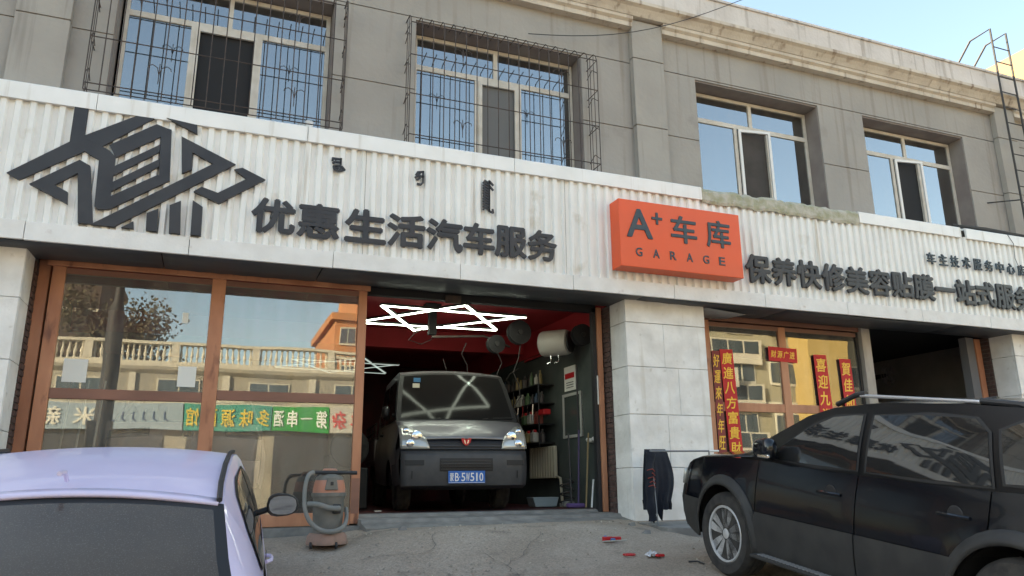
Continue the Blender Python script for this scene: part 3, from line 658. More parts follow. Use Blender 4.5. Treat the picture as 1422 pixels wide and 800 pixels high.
# poster, framed board
po = th('wall_poster', 'white notice with red band on the dark garage wall above the framed board', 'poster', (4.88, 1.15, 1.65))
B().box(4.885, 4.895, 1.58, 1.95, 1.74, 2.10).build('sheet', m_paper, po)
B().box(4.882, 4.8845, 1.61, 1.92, 1.92, 2.0).build('band', m_redp, po)
for k in range(3): B().box(4.882, 4.8845, 1.64, 1.88, 1.785+.035*k, 1.795+.035*k).build('text_line', m_blk, po)
fbd = th('framed_board', 'silver framed dark board hanging on the dark garage wall below the notice', 'board', (4.88, 1.1, 1.0))
B().box(4.885, 4.895, 1.40, 2.02, 1.06, 1.70).build('board', mat('greenish_glass', (.06, .075, .07), rough=.1), fbd)
for a in ((1.40, 1.45, 1.06, 1.70), (1.97, 2.02, 1.06, 1.70), (1.45, 1.97, 1.06, 1.10), (1.45, 1.97, 1.66, 1.70)): B().box(4.875, 4.899, *a).build('frame', mat('dull_silver', (.4, .4, .38), rough=.5), fbd)
# shelving with bottles
sh = th('shelf_rack', 'black wall rack with four shelves of bottles right of the van', 'shelf', (4.7, 2.9, .9))
for z in (1.02, 1.30, 1.62, 1.90): B().box(4.62, 4.895, 2.35, 4.4, z-.012, z+.005).build('shelf', m_blk, sh)
for y in (2.36, 3.4, 4.39): B().tube([(4.64, y, .95), (4.64, y, 2.1)], .012, 5).build('upright', m_blk, sh)
bc = [mat('bottle_white', (.42, .41, .38), rough=.4), mat('bottle_green', (.07, .13, .06), rough=.4), mat('bottle_blue', (.04, .08, .14), rough=.4), mat('bottle_red', (.22, .04, .03), rough=.4), mat('bottle_dark', (.06, .05, .05), rough=.4), mat('bottle_yellow', (.28, .22, .10), rough=.4)]
bms = {}
for i, mm in enumerate(bc):
    for k, (r, h) in enumerate(((.035, .17), (.05, .2), (.03, .22))):
        bms[(i, k)] = B().lathe([(.001, 0), (r, 0), (r, h*.65), (r*.4, h*.82), (r*.4, h), (.001, h)], n=9).mesh('bottle', mm, True)
rs = random.Random(21); cnt = 0
cn = ['white', 'green', 'blue', 'red', 'dark', 'yellow']; sn = ['slim', 'squat', 'tall']; zn = {1.30: 'second', 1.02: 'bottom', 1.62: 'third', 1.90: 'top'}
for z in (1.02, 1.30, 1.62, 1.90):
    y = 2.42
    while y < 4.3:
        i = rs.choice([0, 0, 4, 4, 4, 4, 1, 2, 3, 5]); k = rs.randrange(3)
        o = bpy.data.objects.new('bottle', bms[(i, k)]); COL.objects.link(o); o.location = (4.70+rs.uniform(-.04, .04), y, z+.006)
        tag(o, '%s %s bottle on the %s shelf of the black rack' % (sn[k], cn[i], zn[z]), 'bottle', '%s %s bottles on the %s shelf' % (sn[k], cn[i], zn[z])); y += rs.uniform(.095, .15)
tag(B().box(4.6, 4.72, 2.1, 2.3, 1.42, 1.50).build('red_bracket', m_redp, bevel=.01), 'red plastic tool holder beside the shelf rack', 'holder')
for i, (y, z, mm, lb) in enumerate(((2.62, 1.308, 'bottle_white', 'white jug at the near end of the second shelf of the black rack'), (2.85, 1.308, 'bottle_green', 'green tinted jug beside the white jug on the second shelf'), (2.5, 1.028, 'bottle_white', 'white jug at the near end of the bottom shelf of the black rack'), (2.75, 1.028, 'bottle_yellow', 'dull yellow jug on the bottom shelf beside the white jug'))):
    j = th('jug', lb, 'jug', (4.62, y, z))
    B().box(4.57, 4.67, y-.07, y+.07, z, z+.15).build('body', bc[cn.index(mm[7:])], j, bevel=.02); B().lathe([(.001, .15), (.025, .15), (.025, .19), (.001, .19)], (4.62, y-.03, z), n=10).build('cap', m_redp, j)
    B().tube([(4.62, y, z+.15), (4.62, y+.02, z+.19), (4.62, y+.06, z+.18), (4.62, y+.065, z+.12)], .009, 6).build('handle', bc[cn.index(mm[7:])], j)
rs = random.Random(77)
for i in range(9):
    y = 2.45+.2*i; L_ = rs.uniform(.12, .3)
    tag(B().tube([(4.58, y, 1.60), (4.575, y+.01, 1.60-L_*.6), (4.585, y+.03, 1.60-L_)], rs.choice((.006, .012)), 6).build('hanging_tool', [m_chrome, m_iron, m_redp][i % 3]), ['steel', 'rusty', 'red handled'][i % 3]+' tool hanging under the third shelf of the black rack', 'tool', ['steel', 'rusty', 'red handled'][i % 3]+' tools under the shelf')
# floor clutter
tag(B().prism([(4.28, .11), (4.60, .11), (4.64, .24), (4.24, .24)], 1.7, 1.95, 'y').build('basin', mat('pale_blue', (.30, .38, .42), rough=.5), bevel=.012), 'pale blue plastic basin on the red floor below the radiator', 'basin')
tag(B().box(4.5, 4.68, 1.25, 1.42, .11, .19).build('rag_pile', mat('rag', (.3, .3, .28), (.15, .15, .14), sc=20), bevel=.03), 'crumpled grey rag right of the blue basin', 'rag')
for x, y, x2, y2, h, mm, lb in ((4.58, .98, 4.64, 1.02, 1.0, mat('purple_pole', (.07, .05, .12)), 'purple mop handle standing near the right post'), (4.60, .80, 4.70, .86, .95, mat('bamboo', (.22, .16, .08)), 'yellow bamboo broom stick leaning by the right post'), (4.66, .76, 4.72, .80, .35, m_white, 'short white stick leaning at the foot of the right post'), (4.66, 1.1, 4.70, 1.15, 1.9, m_rod, 'long dark pole standing against the wall by the right post'), (4.50, 1.02, 4.52, 1.1, .95, m_rod, 'thin dark pole left of the purple mop handle')):
    tag(B().tube([(x, y, .12), (x2, y2, .12+h)], .012, 6).build('pole', mm), lb, 'pole')
tag(B().box(4.42, 4.66, .93, 1.03, .115, .17).build('mop_head', mat('purple', (.12, .07, .2), rough=.9), bevel=.02), 'dark purple mop head on the floor at the right post', 'mop')
tag(B().tube([(4.55+.1*math.cos(t*.7), 1.25+.08*math.sin(t*.7), .13+.012*t) for t in range(30)], .010, 5).build('coiled_hose', m_rod), 'black hose coiled on the floor near the right post', 'hose')
cb = tag(B().box(1.85, 2.25, 4.2, 4.7, .9, 1.55).build('carton', mat('cardboard', (.42, .34, .22), rough=.9), bevel=.008), 'pale cardboard carton on a stand behind the van at left', 'carton')
tag(B().box(1.8, 2.3, 4.15, 4.75, .10, .895).build('cabinet', m_blk, bevel=.01), 'black cabinet under the pale carton behind the van', 'cabinet')
tag(B().lathe([(.001, -.09), (.2, -.09), (.26, -.07), (.27, 0), (.26, .07), (.2, .09), (.001, .09)], (1.85, 2.6, .93), 'y', 22).build('spare_tyre', m_tyre, None, smooth=True), 'black tyre leaning behind the copper stile left of the van', 'tyre')
tag(B().box(1.62, 2.1, 2.45, 2.75, .11, .66).build('work_trolley', m_blk, bevel=.02), 'dark work trolley under the tyre left of the van', 'trolley')
tag(B().box(1.98, 2.06, 1.35, 1.42, .106, .12).build('scrap_paper', m_paper), 'small white scrap on the red floor left of the van wheel', 'litter')
# right room things
ff = th('wall_fan', 'round wire guarded fan on the grey wall inside the right doorway', 'fan', (12.0, 2.6, 2.1))
c = Vector((12.35, 2.8, 2.42))
for r in (.08, .15, .22): B().tube([(c.x+r*math.cos(a*PI/10), c.y, c.z+r*math.sin(a*PI/10)) for a in range(21)], .006, 5, caps=False).build('guard_ring', mat('dull_metal', (.16, .14, .14), rough=.5), ff)
for k in range(4):
    a = k*PI/2+.4; B().prism([(c.x, c.z), (c.x+.19*math.cos(a), c.z+.19*math.sin(a)), (c.x+.19*math.cos(a+.7), c.z+.19*math.sin(a+.7))], c.y+.02, c.y+.03, 'y').build('blade', mat('dull_metal2', (.12, .11, .12), rough=.5), ff)
B().box(c.x-.04, c.x+.04, c.y+.05, 4.2, c.z-.04, c.z+.04).build('bracket', m_blk, ff)
tag(B().box(12.0, 13.05, 3.6, 3.66, .9, 1.95).build('dark_panel', m_black), 'large black panel standing inside the right doorway below the fan', 'panel')
tag(B().box(10.9, 11.98, 3.62, 3.68, .8, 1.90).build('dark_panel', m_black), 'black panel left of the larger one inside the right doorway', 'panel')
ck = B().box(9.9, 10.88, 3.9, 3.99, 1.2, 1.68).build('pallet_stack', mat('brown_boxes', (.16, .14, .12), (.08, .07, .06), sc=15, stretch=(.3, 1, 3), rough=.9), bevel=.01)
tag(ck, 'stack of greyish boxes at the back of the right shop room', 'boxes')

# ------------------------------------------------------------------ vehicles
def interp(P, s):
    if s <= P[0][0]: return P[0][1]
    for i in range(len(P)-1):
        if s <= P[i+1][0]:
            a, c = P[i], P[i+1]; t = (s-a[0])/(c[0]-a[0]); return a[1]+(c[1]-a[1])*t
    return P[-1][1]
def sm(P):      # smoothed interpolation table
    def f(s):
        d = .05; return (interp(P, s-d)+2*interp(P, s)+interp(P, s+d))/4
    return f
class Car:
    """local frame: x right, y forward, nose at y=0, z up from the ground"""
    def __init__(c, t, L, hw, belt, sill, axles, ar, paint, trim, glass, nose=.16, tail=.12, clad=None, wfun=None, flare=.02):
        c.t, c.L, c.hw, c.axles, c.ar, c.paint, c.trim, c.glass, c.nose, c.tail, c.clad, c.flare = t, L, hw, axles, ar, paint, trim, glass, nose, tail, clad, flare
        c.belt = sm(belt); c.sill = sm(sill); c.W0 = sm(wfun)
    def P(c, x, s, z):
        k = abs(x/c.hw)**3
        s2 = s+c.nose*k*max(0, 1-s/.8)-c.tail*k*max(0, 1-(c.L-s)/.7)
        return (x, -s2, z)
    def low(c, s):
        z = c.sill(s)
        for a in c.axles:
            d = abs(s-a)
            if d < c.ar: z = max(z, .33*c.ar/.37+math.sqrt(max(0, c.ar**2-d*d))*1.0-.0)
        return z
    def w(c, s, z):
        zt, zl = c.belt(s), c.sill(s); v = (z-zl)/(zt-zl)
        w = c.W0(s)*(1-.055*max(0, (v-.55)/.45)**1.6-.035*max(0, (.35-v)/.35)**1.5)
        for a in c.axles:
            d = math.hypot(s-a, z-.34); w += c.flare*math.exp(-((d-c.ar)/.09)**2)
        return w
    def side(c, s0, s1, name, m, parent, zfun0, zfun1, n=None, off=0, rows=9):
        n = n or max(3, int((s1-s0)/.035))
        ss_ = sorted(set([s0+(s1-s0)*i/n for i in range(n+1)]+[q for a in c.axles for q in (a-c.ar*.9995, a+c.ar*.9995) if s0 < q < s1]))
        for sg in (1, -1):
            def f(s, v):
                za, zb_ = zfun0(s), max(zfun1(s), zfun0(s)+.003); z = za+(zb_-za)*v
                return c.P(sg*(c.w(s, z)+off), s, z)
            B().grid(f, ss_, [i/rows for i in range(rows+1)]).build(name, m, parent, smooth=True)
    def shell(c, name, m, parent, prof, crown=.02, n=18, off=0, wk=1):
        """surface swept across the car along a profile of (s, z, halfwidth)"""
        us = [-1+2*i/n for i in range(n+1)]
        def f(u, j):
            s, z, w = prof[j]; return c.P(u*w*wk, s-off, z+crown*(1-u*u)+off)
        return B().grid(f, us, range(len(prof))).build(name, m, parent, smooth=True, solid=.01)
    def wheels(c, r, rw, spokes=5, rim=m_rim, track=None):
        for a in c.axles:
            for sg in (1, -1):
                x = sg*((track or c.hw)-rw/2-.01)
                wl = B().lathe([(.001, -.06), (.12, -.06), (.12, .02), (.001, .02)], (x, -a, r), 'x', 16).build('wheel', m_rod, c.t)
                k = rw/2
                tp = [(r*.66, -k*.8), (r*.72, -k), (r*.92, -k), (r*.985, -k*.75), (r, -k*.5), (r, -k*.28), (r*.98, -k*.26), (r*.98, -k*.2), (r, -k*.18), (r, k*.18), (r*.98, k*.2), (r*.98, k*.26), (r, k*.28), (r, k*.5), (r*.985, k*.75), (r*.92, k), (r*.72, k), (r*.66, k*.8)]
                B().lathe(tp, (x, -a, r), 'x', 40).build('tyre', m_tyre, wl, smooth=True)
                b = B(); rp = [(r*.68, -k*.7), (r*.68, k*.86), (r*.66, k*.93), (r*.62, k*.9), (r*.60, k*.3), (r*.58, -k*.6)]
                b.lathe([(p, q*sg) for p, q in rp], (x, -a, r), 'x', 36)
                for i in range(spokes):
                    for dd in (-.15, .15):
                        th_ = 2*PI*i/spokes+PI/2+.1; ca, sa = math.cos(th_), math.sin(th_)
                        def pt(rad, tan, xx): return (x+sg*xx, -a+rad*ca-tan*sa, r+rad*sa+tan*ca)
                        r0, r1, t0, t1 = r*.14, r*.64, dd*r*.28, dd*r*.95
                        h = r*.105; vs = []
                        for rad, tt, hh in ((r0, t0, h*.7), (r*.42, (t0+t1)*.6, h*1.35), (r1, t1, h*1.7)):
                            vs += [pt(rad, tt-hh, k*.45), pt(rad, tt-hh*.6, k*.8), pt(rad, tt+hh*.6, k*.8), pt(rad, tt+hh, k*.45)]
                        b.add(vs, [(i2*4+j, i2*4+(j+1) % 4, (i2+1)*4+(j+1) % 4, (i2+1)*4+j) for i2 in (0, 1) for j in range(4)])
                    
                b.lathe([(.001, sg*k*.86), (r*.1, sg*k*.84), (r*.17, sg*k*.72), (r*.18, sg*k*.3), (.001, sg*k*.3)], (x, -a, r), 'x', 20)
                b.build('rim', rim, wl, smooth=True)
                # dark wheel well
                B().lathe([(c.ar*1.02, -.12), (c.ar*1.04, .1), (.001, .12)] if 0 else [(.001, -.2), (c.ar*.99, -.2), (c.ar*.99, .02)], (sg*(c.hw-.16)*1.0, -a, .36), 'x', 28).build('wheel_well', m_rubber, c.t) if 0 else None
    def house(c, rail, zr, cowl, rearb, paint=None, panes=(), crown=.035, roofm=None, fglass=None, rglass=None, ws=None, seal=.012, bow=.07):
        """rail: list of (s, w, z) from A-pillar foot over the roof to C-pillar foot; zr: (iA, iC) indices of pillar tops"""
        paint = paint or c.paint; iA, iC = zr
        us = [-1+i/8 for i in range(17)]
        def patch(name, pts, m, cr, bw, sgn, inset=0, parent=c.t, k=1.0, off=0):
            def f(u, j):
                t = j/(N-1)*(len(pts)-1); i = min(int(t), len(pts)-2); q = t-i
                s, w, z = [pts[i][d]+(pts[i+1][d]-pts[i][d])*q for d in range(3)]
                return c.P(u*(w*k-inset), s-sgn*bw*(1-u*u), z+cr*(1-u*u)+off) if 0 else (u*(w*k-inset), -(s-sgn*bw*(1-u*u)-sgn*off*.7), z+cr*(1-u*u)+off)
            N = 2*(len(pts)-1)+3
            return B().grid(f, us, range(N)).build(name, m, parent, smooth=True)
        A, Rf, C = rail[:iA+1], rail[iA:iC+1], rail[iC:]
        patch('roof', Rf, roofm or paint, crown, 0, 0)
        def blend(X, c0, c1): # windscreen crown grows towards the roof
            return X
        # windscreen frame + glass
        def glassy(name, pts, m, sgn, cr0, cr1, ins):
            N = 9
            def mk(k0, off):
                def f(u, j):
                    t = j/(N-1); tt = t*(len(pts)-1); i = min(int(tt), len(pts)-2); q = tt-i
                    s, w, z = [pts[i][d]+(pts[i+1][d]-pts[i][d])*q for d in range(3)]
                    cr = cr0+(cr1-cr0)*t
                    return (u*(w-k0), -(s-sgn*bow*(1-u*u)*(1-t if sgn > 0 else t)-sgn*off), z+cr*(1-u*u)+off*.6)
                return f
            B().grid(mk(0, 0), us, range(N)).build('screen_surround', m_rubber, c.t, smooth=True)
            return B().grid(mk(ins, .006), us, [N*.0+.5+i*(N-2)/8 for i in range(9)]).build(name, m, c.t, smooth=True)
        glassy('windscreen', A, fglass or c.glass, 1, 0, crown, .055)
        glassy('rear_screen', C, rglass or c.glass, -1, crown, 0, .05)
        # side sheets
        rs_ = [(p[0], p[1]) for p in rail]; rz = [(p[0], p[2]) for p in rail]
        s0, s1 = rail[0][0], rail[-1][0]
        def WG(s, z):
            zb_, zt = c.belt(s), interp(rz, s); v = max(0, min(1, (z-zb_)/max(.001, zt-zb_))); wb = c.w(s, zb_)
            if s < rail[0][0]+.01 or s > rail[-1][0]-.01: return wb-.005
            wt = interp(rs_, s); return wb-.012+(wt-wb+.012)*v+.018*math.sin(PI*v)
        c.WG = WG
        for sg in (1, -1):
            b = B(); b.grid(lambda s, v: (sg*WG(s, c.belt(s)+(interp(rz, s)-c.belt(s))*v), -s, c.belt(s)-.01*(1-v)+(interp(rz, s)-c.belt(s))*v), sorted(set(rng(s0, s1, .05)+[p[0] for p in rail])), [i/8 for i in range(9)])
            b.build('side_frame', paint, c.t, smooth=True)
            for poly in panes:
                for nm, grow, off, m in (('window_seal', .022, .004, m_rubber), ('side_window', 0, .008, c.glass)):
                    cx = sum(p[0] for p in poly)/len(poly); cz = sum(p[1] for p in poly)/len(poly)
                    ring = []
                    for i in range(len(poly)):
                        a, d = poly[i], poly[(i+1) % len(poly)]
                        for q in range(5):
                            p = (a[0]+(d[0]-a[0])*q/5, a[1]+(d[1]-a[1])*q/5); dd = math.hypot(p[0]-cx, p[1]-cz)
                            ring.append((cx+(p[0]-cx)*(1+grow/dd), cz+(p[1]-cz)*(1+grow/dd)))
                    vs, fs = [(sg*(WG(cx, cz)+off), -cx, cz)], []; n = len(ring)
                    for k in (.33, .66, 1): vs += [(sg*(WG(cx+(p[0]-cx)*k, cz+(p[1]-cz)*k)+off), -(cx+(p[0]-cx)*k), cz+(p[1]-cz)*k) for p in ring]
                    fs = [(0, 1+i, 1+(i+1) % n) for i in range(n)]+[(1+r*n+i, 1+(r+1)*n+i, 1+(r+1)*n+(i+1) % n, 1+r*n+(i+1) % n) for r in (0, 1) for i in range(n)]
                    B().add(vs, fs).build(nm, m, c.t, smooth=True)
    def mirror(c, s, z, w, size=(.2, .15), m=None, signal=False):
        for sg in (1, -1):
            x0 = sg*(w+.17); sx, sz = size
            b = B(); n = 14; prof = [(.001, -.10), (.45, -.095), (.8, -.06), (.97, -.02), (1, .02), (.93, .03), (.001, .03)]
            vs = []
            for (r, d) in prof:
                for k in range(n):
                    a = 2*PI*k/n; e = .75
                    ux = math.copysign(abs(math.cos(a))**e, math.cos(a)); uz = math.copysign(abs(math.sin(a))**e, math.sin(a))
                    vs.append((x0+sx/2*r*ux, -s-d, z+sz/2*r*uz*(1-.12*sg*ux)))
            fs = [(i*n+k, i*n+(k+1) % n, (i+1)*n+(k+1) % n, (i+1)*n+k) for i in range(len(prof)-1) for k in range(n)]
            mo = b.add(vs, fs).build('wing_mirror', m or c.paint, c.t, smooth=True)
            gl = B(); ring = [(x0+sx/2*.85*math.copysign(abs(math.cos(2*PI*k/n))**.75, math.cos(2*PI*k/n)), -s-.033, z+sz/2*.83*math.copysign(abs(math.sin(2*PI*k/n))**.75, math.sin(2*PI*k/n))) for k in range(n)]
            gl.add(ring, [tuple(range(n))]).build('mirror_glass', m_mglass, mo)
            if signal: B().box(x0-sx*.42, x0+sx*.42, -s+.055, -s+.099, z-.055, z-.015).build('signal_lamp', m_lamp, mo, bevel=.01)
            B().tube([(sg*(w-.03), -s+.04, z-.07), (sg*(w+.09), -s+.03, z-.03)], .022, 8).build('mirror_arm', m_blk, mo)
    def handle(c, s, z, m, L_=.2):
        for sg in (1, -1):
            w = c.w(s, z)
            B().tube([(sg*(w+.004), -(s-L_/2), z), (sg*(w+.035), -(s-L_*.35), z+.003), (sg*(w+.04), -s, z+.004), (sg*(w+.035), -(s+L_*.35), z+.003), (sg*(w+.004), -(s+L_/2), z)], .012, 6).build('door_handle', m, c.t, smooth=True)
            B().lathe([(.001, 0), (.05, .001), (.055, .003)], (sg*w, -s-.01, z+.005), 'x', 14).build('handle_recess', m_blk, c.t)
    def core(c, m=m_rubber, s0=.12, s1=None, zc=None):
        """dark inner body closing the gaps between the panels"""
        s1 = s1 or c.L-.15
        b = B(); 
        sL = rng(s0, s1, .12)
        def hwl(s, z): return c.w(s, z)-.035
        for sg in (1, -1):
            b.grid(lambda s, v: (sg*hwl(s, c.low(s)+(c.belt(s)-c.low(s))*v), -s, c.low(s)+.01+(c.belt(s)-.03-c.low(s))*v), sL, (0, .5, 1))
            b.grid(lambda s, v: (sg*hwl(s, c.low(s))*(1-v*.45), -s, c.low(s)+.01), sL, (0, 1))
            for a in c.axles: b.grid(lambda s, v: (sg*(c.w(s, c.low(s))-.04-.30*v), -s, max(c.sill(s), c.low(s)-.01)), [a-c.ar+2*c.ar*i/14 for i in range(15)], (0, 1))
        b.grid(lambda s, v: (hwl(s, c.belt(s))*v, -s, c.belt(s)-.03), sL, (-1, 1))
        b.box(-c.hw*.52, c.hw*.52, -s1, -s0, .25, .62)
        b.build('inner_body', m, c.t)

# ---- black SUV, nose to the building
hd, pt = .0344, .1247
rotm = Matrix.Rotation(-hd, 3, 'Z') @ Matrix.Rotation(pt, 3, 'X')
suv_o = Vector((4.131, -2.631, -.346))-rotm @ Vector((-.9, -.84, 0))
t = th('parked_car', 'black four wheel drive car with roof rails parked beside the white stone pillar', 'car', suv_o, rot=(pt, 0, -hd))
c = Car(t, 4.32, .90, [(0,.72),(.1,.86),(.35,.94),(.8,.985),(1.3,.995),(2.2,.99),(3.3,1.015),(4.0,1.06),(4.32,1.06)], [(0,.34),(.3,.26),(1.4,.27),(3.0,.27),(4.0,.32),(4.32,.42)], [.84, 3.47], .405, m_blackpaint, m_cladding, m_suvglass,
        nose=.12, tail=.14, wfun=[(0,.80),(.12,.85),(.4,.885),(1,.90),(3.4,.90),(4.1,.87),(4.32,.82)])
cl = lambda s: .55+.02*math.sin(s*2)
lowr = c.low
midz = lambda s: max(.58+.012*s, c.low(s))
ch = [(0.03,.42,'front_bumper'), (.425,1.27,'front_wing'), (1.28,2.32,'front_door'), (2.33,3.30,'rear_door'), (3.31,4.02,'rear_wing'), (4.03,4.30,'rear_bumper')]
for a, d, nm in ch:
    mm = m_cladding if 'bumper' in nm else m_blackpaint
    c.side(a, d, nm, m_blackpaint, t, midz, lambda s: c.belt(s))
    c.side(a, d, 'cladding', m_cladding, t, c.low, midz, off=.012, rows=4)
c.core()
for a in c.axles:      # wheel arch flares
    for sg in (1, -1):
        def f(k, v, a=a, sg=sg):
            an = R(-12)+PI*1.13*k/22; r = c.ar-.004+.085*v; s = a+r*math.cos(an); z = .35+r*math.sin(an)
            return c.P(sg*(c.w(s, max(z, c.sill(s)))+.008+.022*math.sin(PI*min(1, v+.25))), s, z)
        B().grid(f, range(23), [0, .25, .5, .75, 1]).build('wheel_arch', m_cladding, t, smooth=True, solid=.012)
c.shell('bonnet', m_blackpaint, t, [(.10,.87,.80),(.2,.91,.82),(.4,.955,.845),(.8,.99,.855),(1.18,1.02,.86)], .06)
c.shell('front_grille', m_blk, t, [(.02,.70,.80),(.03,.78,.80),(.10,.868,.80)], .01)
c.shell('front_bumper_face', m_cladding, t, [(.06,.30,.80),(.0,.42,.81),(-.03,.55,.81),(.0,.66,.81),(.02,.698,.80)], .0)
c.shell('tailgate', m_blackpaint, t, [(3.95,1.06,.80),(4.25,1.05,.80),(4.32,.95,.81),(4.34,.62,.81)], .01)
c.shell('rear_bumper_face', m_cladding, t, [(4.345,.615,.81),(4.37,.5,.81),(4.33,.35,.80)], .0)
for sg in (1, -1):
    B().grid(lambda u, v: c.P(sg*(.5+.33*u), .02+.03*v-.012+.1*u*v*0, .70+.14*v-.02*u), [i/6 for i in range(7)], (0, .5, 1)).build('headlight', m_lamp, t, smooth=True, solid=.02)
    B().grid(lambda u, v: c.P(sg*(.845-.015*v), 4.05+.28*u, .85+.2*v), (0, .5, 1), (0, 1)).build('tail_light', m_redp, t, smooth=True, solid=.02)
zs = lambda z: 1.04+(z-1.04)*.80
rail = [(s_, w_, zs(z_)) for s_, w_, z_ in [(1.02,.80,1.005),(1.35,.765,1.24),(1.70,.72,1.45),(1.95,.695,1.54),(2.4,.68,1.60),(3.0,.675,1.61),(3.6,.675,1.585),(3.90,.68,1.54),(4.1,.71,1.35),(4.28,.76,1.12)]]
p1 = [(1.36,1.01),(1.50,1.13),(1.75,1.325),(1.98,1.445),(2.2,1.475),(2.26,1.475),(2.29,1.01),(1.9,1.005)]
p2 = [(2.38,1.01),(2.36,1.48),(2.75,1.50),(3.12,1.495),(3.22,1.40),(3.30,1.03)]
p3 = [(3.38,1.06),(3.30,1.42),(3.42,1.485),(3.68,1.455),(3.84,1.35),(3.93,1.18),(3.9,1.10)]
p1, p2, p3 = [[(q[0], zs(q[1])+.008) for q in p] for p in (p1, p2, p3)]
c.house(rail, (3, 7), None, None, paint=mat('satin_black', (.004, .004, .005), rough=.3, spec=.3), roofm=m_blackpaint, panes=(p1, p2, p3), crown=.05)
c.wheels(.345, .235, 5, track=.905)
for sg in (1, -1):     # folded door mirrors
    b = B(); n = 14; vs = []
    pr = [(.001, -.06), (.5, -.055), (.85, -.03), (1, .0), (.97, .035), (.8, .06), (.5, .072), (.001, .078)]
    for q, d in pr:
        for k in range(n):
            a = 2*PI*k/n; ux = math.copysign(abs(math.cos(a))**.7, math.cos(a)); uz = math.copysign(abs(math.sin(a))**.7, math.sin(a))
            vs.append((sg*(.93+d), -1.46-.115*q*ux, 1.10+.085*q*uz*(1+.15*ux)))
    mo = b.add(vs, [(i*n+k, i*n+(k+1) % n, (i+1)*n+(k+1) % n, (i+1)*n+k) for i in range(len(pr)-1) for k in range(n)]).build('wing_mirror', m_blackpaint, t, smooth=True)
    B().box(sg*.99-.012, sg*.99+.012, -1.57, -1.44, 1.035, 1.065).build('signal_lamp', m_chrome, mo, bevel=.008)
    B().tube([(sg*.80, -1.36, 1.03), (sg*.92, -1.42, 1.05)], .03, 8).build('mirror_arm', m_blk, mo)
c.handle(2.08, .845, m_blackpaint, .21); c.handle(3.08, .85, m_blackpaint, .21)
for sg in (1, -1):
    x = sg*.64
    B().tube([(x, -1.92, 1.465), (x, -2.1, 1.535), (x, -2.2, 1.548)], .02, 8).build('rail_foot', m_blk, t)
    B().prism([(-3.1, 1.500), (-2.15, 1.520), (-2.15, 1.545), (-3.1, 1.522)], x-.018, x+.018, 'x').build('roof_rail', mat('satin_alloy', (.6, .6, .62), rough=.35, metal=.7), t, bevel=.01)
    B().tube([(x, -3.1, 1.516), (x, -3.35, 1.50), (x, -3.6, 1.42)], .02, 8).build('rail_foot', m_blk, t)
    st_ = B().box(sg*.93-.07, sg*.93+.07, -2.98, -1.33, .262, .29).build('side_step', m_cladding, t, bevel=.01)
    b = B()
    for i in range(36): b.box(sg*.95-.03, sg*.95+.03, -1.40-.042*i-.026, -1.40-.042*i, .291, .297)
    b.build('step_tread', mat('tread_alloy', (.45, .45, .46), rough=.4, metal=.6), st_)

# ---- lilac saloon, seen from behind
K = 1.0; hd, pt = R(2.5), R(7)
t = th('parked_car', 'lilac saloon car with dusty rear screen parked facing the glass door', 'car', (-.40, -.60, -.575), rot=(pt, 0, -hd))
t.scale = (K, K, K)
c = Car(t, 4.45, .93, [(0,.62),(.12,.72),(.5,.82),(1.1,.92),(1.6,.945),(2.6,.96),(3.4,.99),(4.0,1.0),(4.45,.96)], [(0,.26),(.3,.2),(1.4,.19),(3.0,.19),(4.0,.24),(4.45,.36)], [.85, 3.50], .365, m_lilac, m_lilac, m_cglass,
        nose=.26, tail=.2, wfun=[(0,.80),(.15,.86),(.5,.91),(1.2,.93),(3.6,.93),(4.2,.88),(4.45,.82)], flare=.012)
for a, d, nm in ((.03,.50,'front_bumper'), (.505,1.27,'front_wing'), (1.28,2.33,'front_door'), (2.34,3.20,'rear_door'), (3.21,4.05,'rear_wing'), (4.06,4.43,'rear_bumper')):
    c.side(a, d, nm, m_lilac, t, c.low, lambda s: c.belt(s))
c.core(s0=.2)
c.shell('bonnet', m_lilac, t, [(.12,.735,.78),(.3,.79,.81),(.7,.875,.83),(1.15,.93,.83)], .05)
c.shell('bumper_face', m_lilac, t, [(.08,.24,.80),(.0,.38,.80),(-.02,.55,.79),(.04,.66,.78),(.12,.733,.78)], .0)
c.shell('grille', m_blk, t, [(-.008,.36,.42),(-.03,.5,.45),(.0,.58,.42)], .0, off=.004)
c.shell('boot_lid', m_lilac, t, [(3.85,1.0,.80),(4.2,1.0,.79),(4.42,.96,.78),(4.45,.80,.78),(4.44,.6,.79)], .02)
c.shell('rear_bumper_face', m_lilac, t, [(4.445,.595,.79),(4.47,.45,.79),(4.42,.28,.78)], .0)
for sg in (1, -1):
    B().grid(lambda u, v: c.P(sg*(.42+.38*u), .02+.10*v-.02, .60+.10*v+.02*u), [i/6 for i in range(7)], (0, 1)).build('headlight', m_lamp, t, smooth=True, solid=.015)
    B().grid(lambda u, v: c.P(sg*(.40+.38*u), 4.46-.01*v, .78+.12*v), [i/6 for i in range(7)], (0, 1)).build('tail_light', m_redp, t, smooth=True, solid=.015)
rail = [(1.0,.80,.93),(1.35,.76,1.14),(1.75,.71,1.40),(1.95,.68,1.455),(2.3,.665,1.475),(2.8,.655,1.455),(3.2,.65,1.40),(3.45,.655,1.345),(3.8,.70,1.16),(4.05,.75,1.0)]
p1 = [(1.36,.975),(1.55,1.12),(1.82,1.30),(2.0,1.37),(2.2,1.39),(2.25,.985)]
p2 = [(2.32,.985),(2.28,1.395),(2.8,1.38),(3.05,1.32),(3.3,1.18),(3.42,1.03),(3.2,1.0)]
c.house(rail, (3, 7), None, None, panes=(p1, p2), crown=.045, rglass=m_dustglass)
for sg in (1, -1):     # black ditch strips along the roof
    B().tube([(sg*(w-.022), -s, z+.018) for s, w, z in rail[3:8]], .014, 6).build('roof_ditch', m_blk, t)
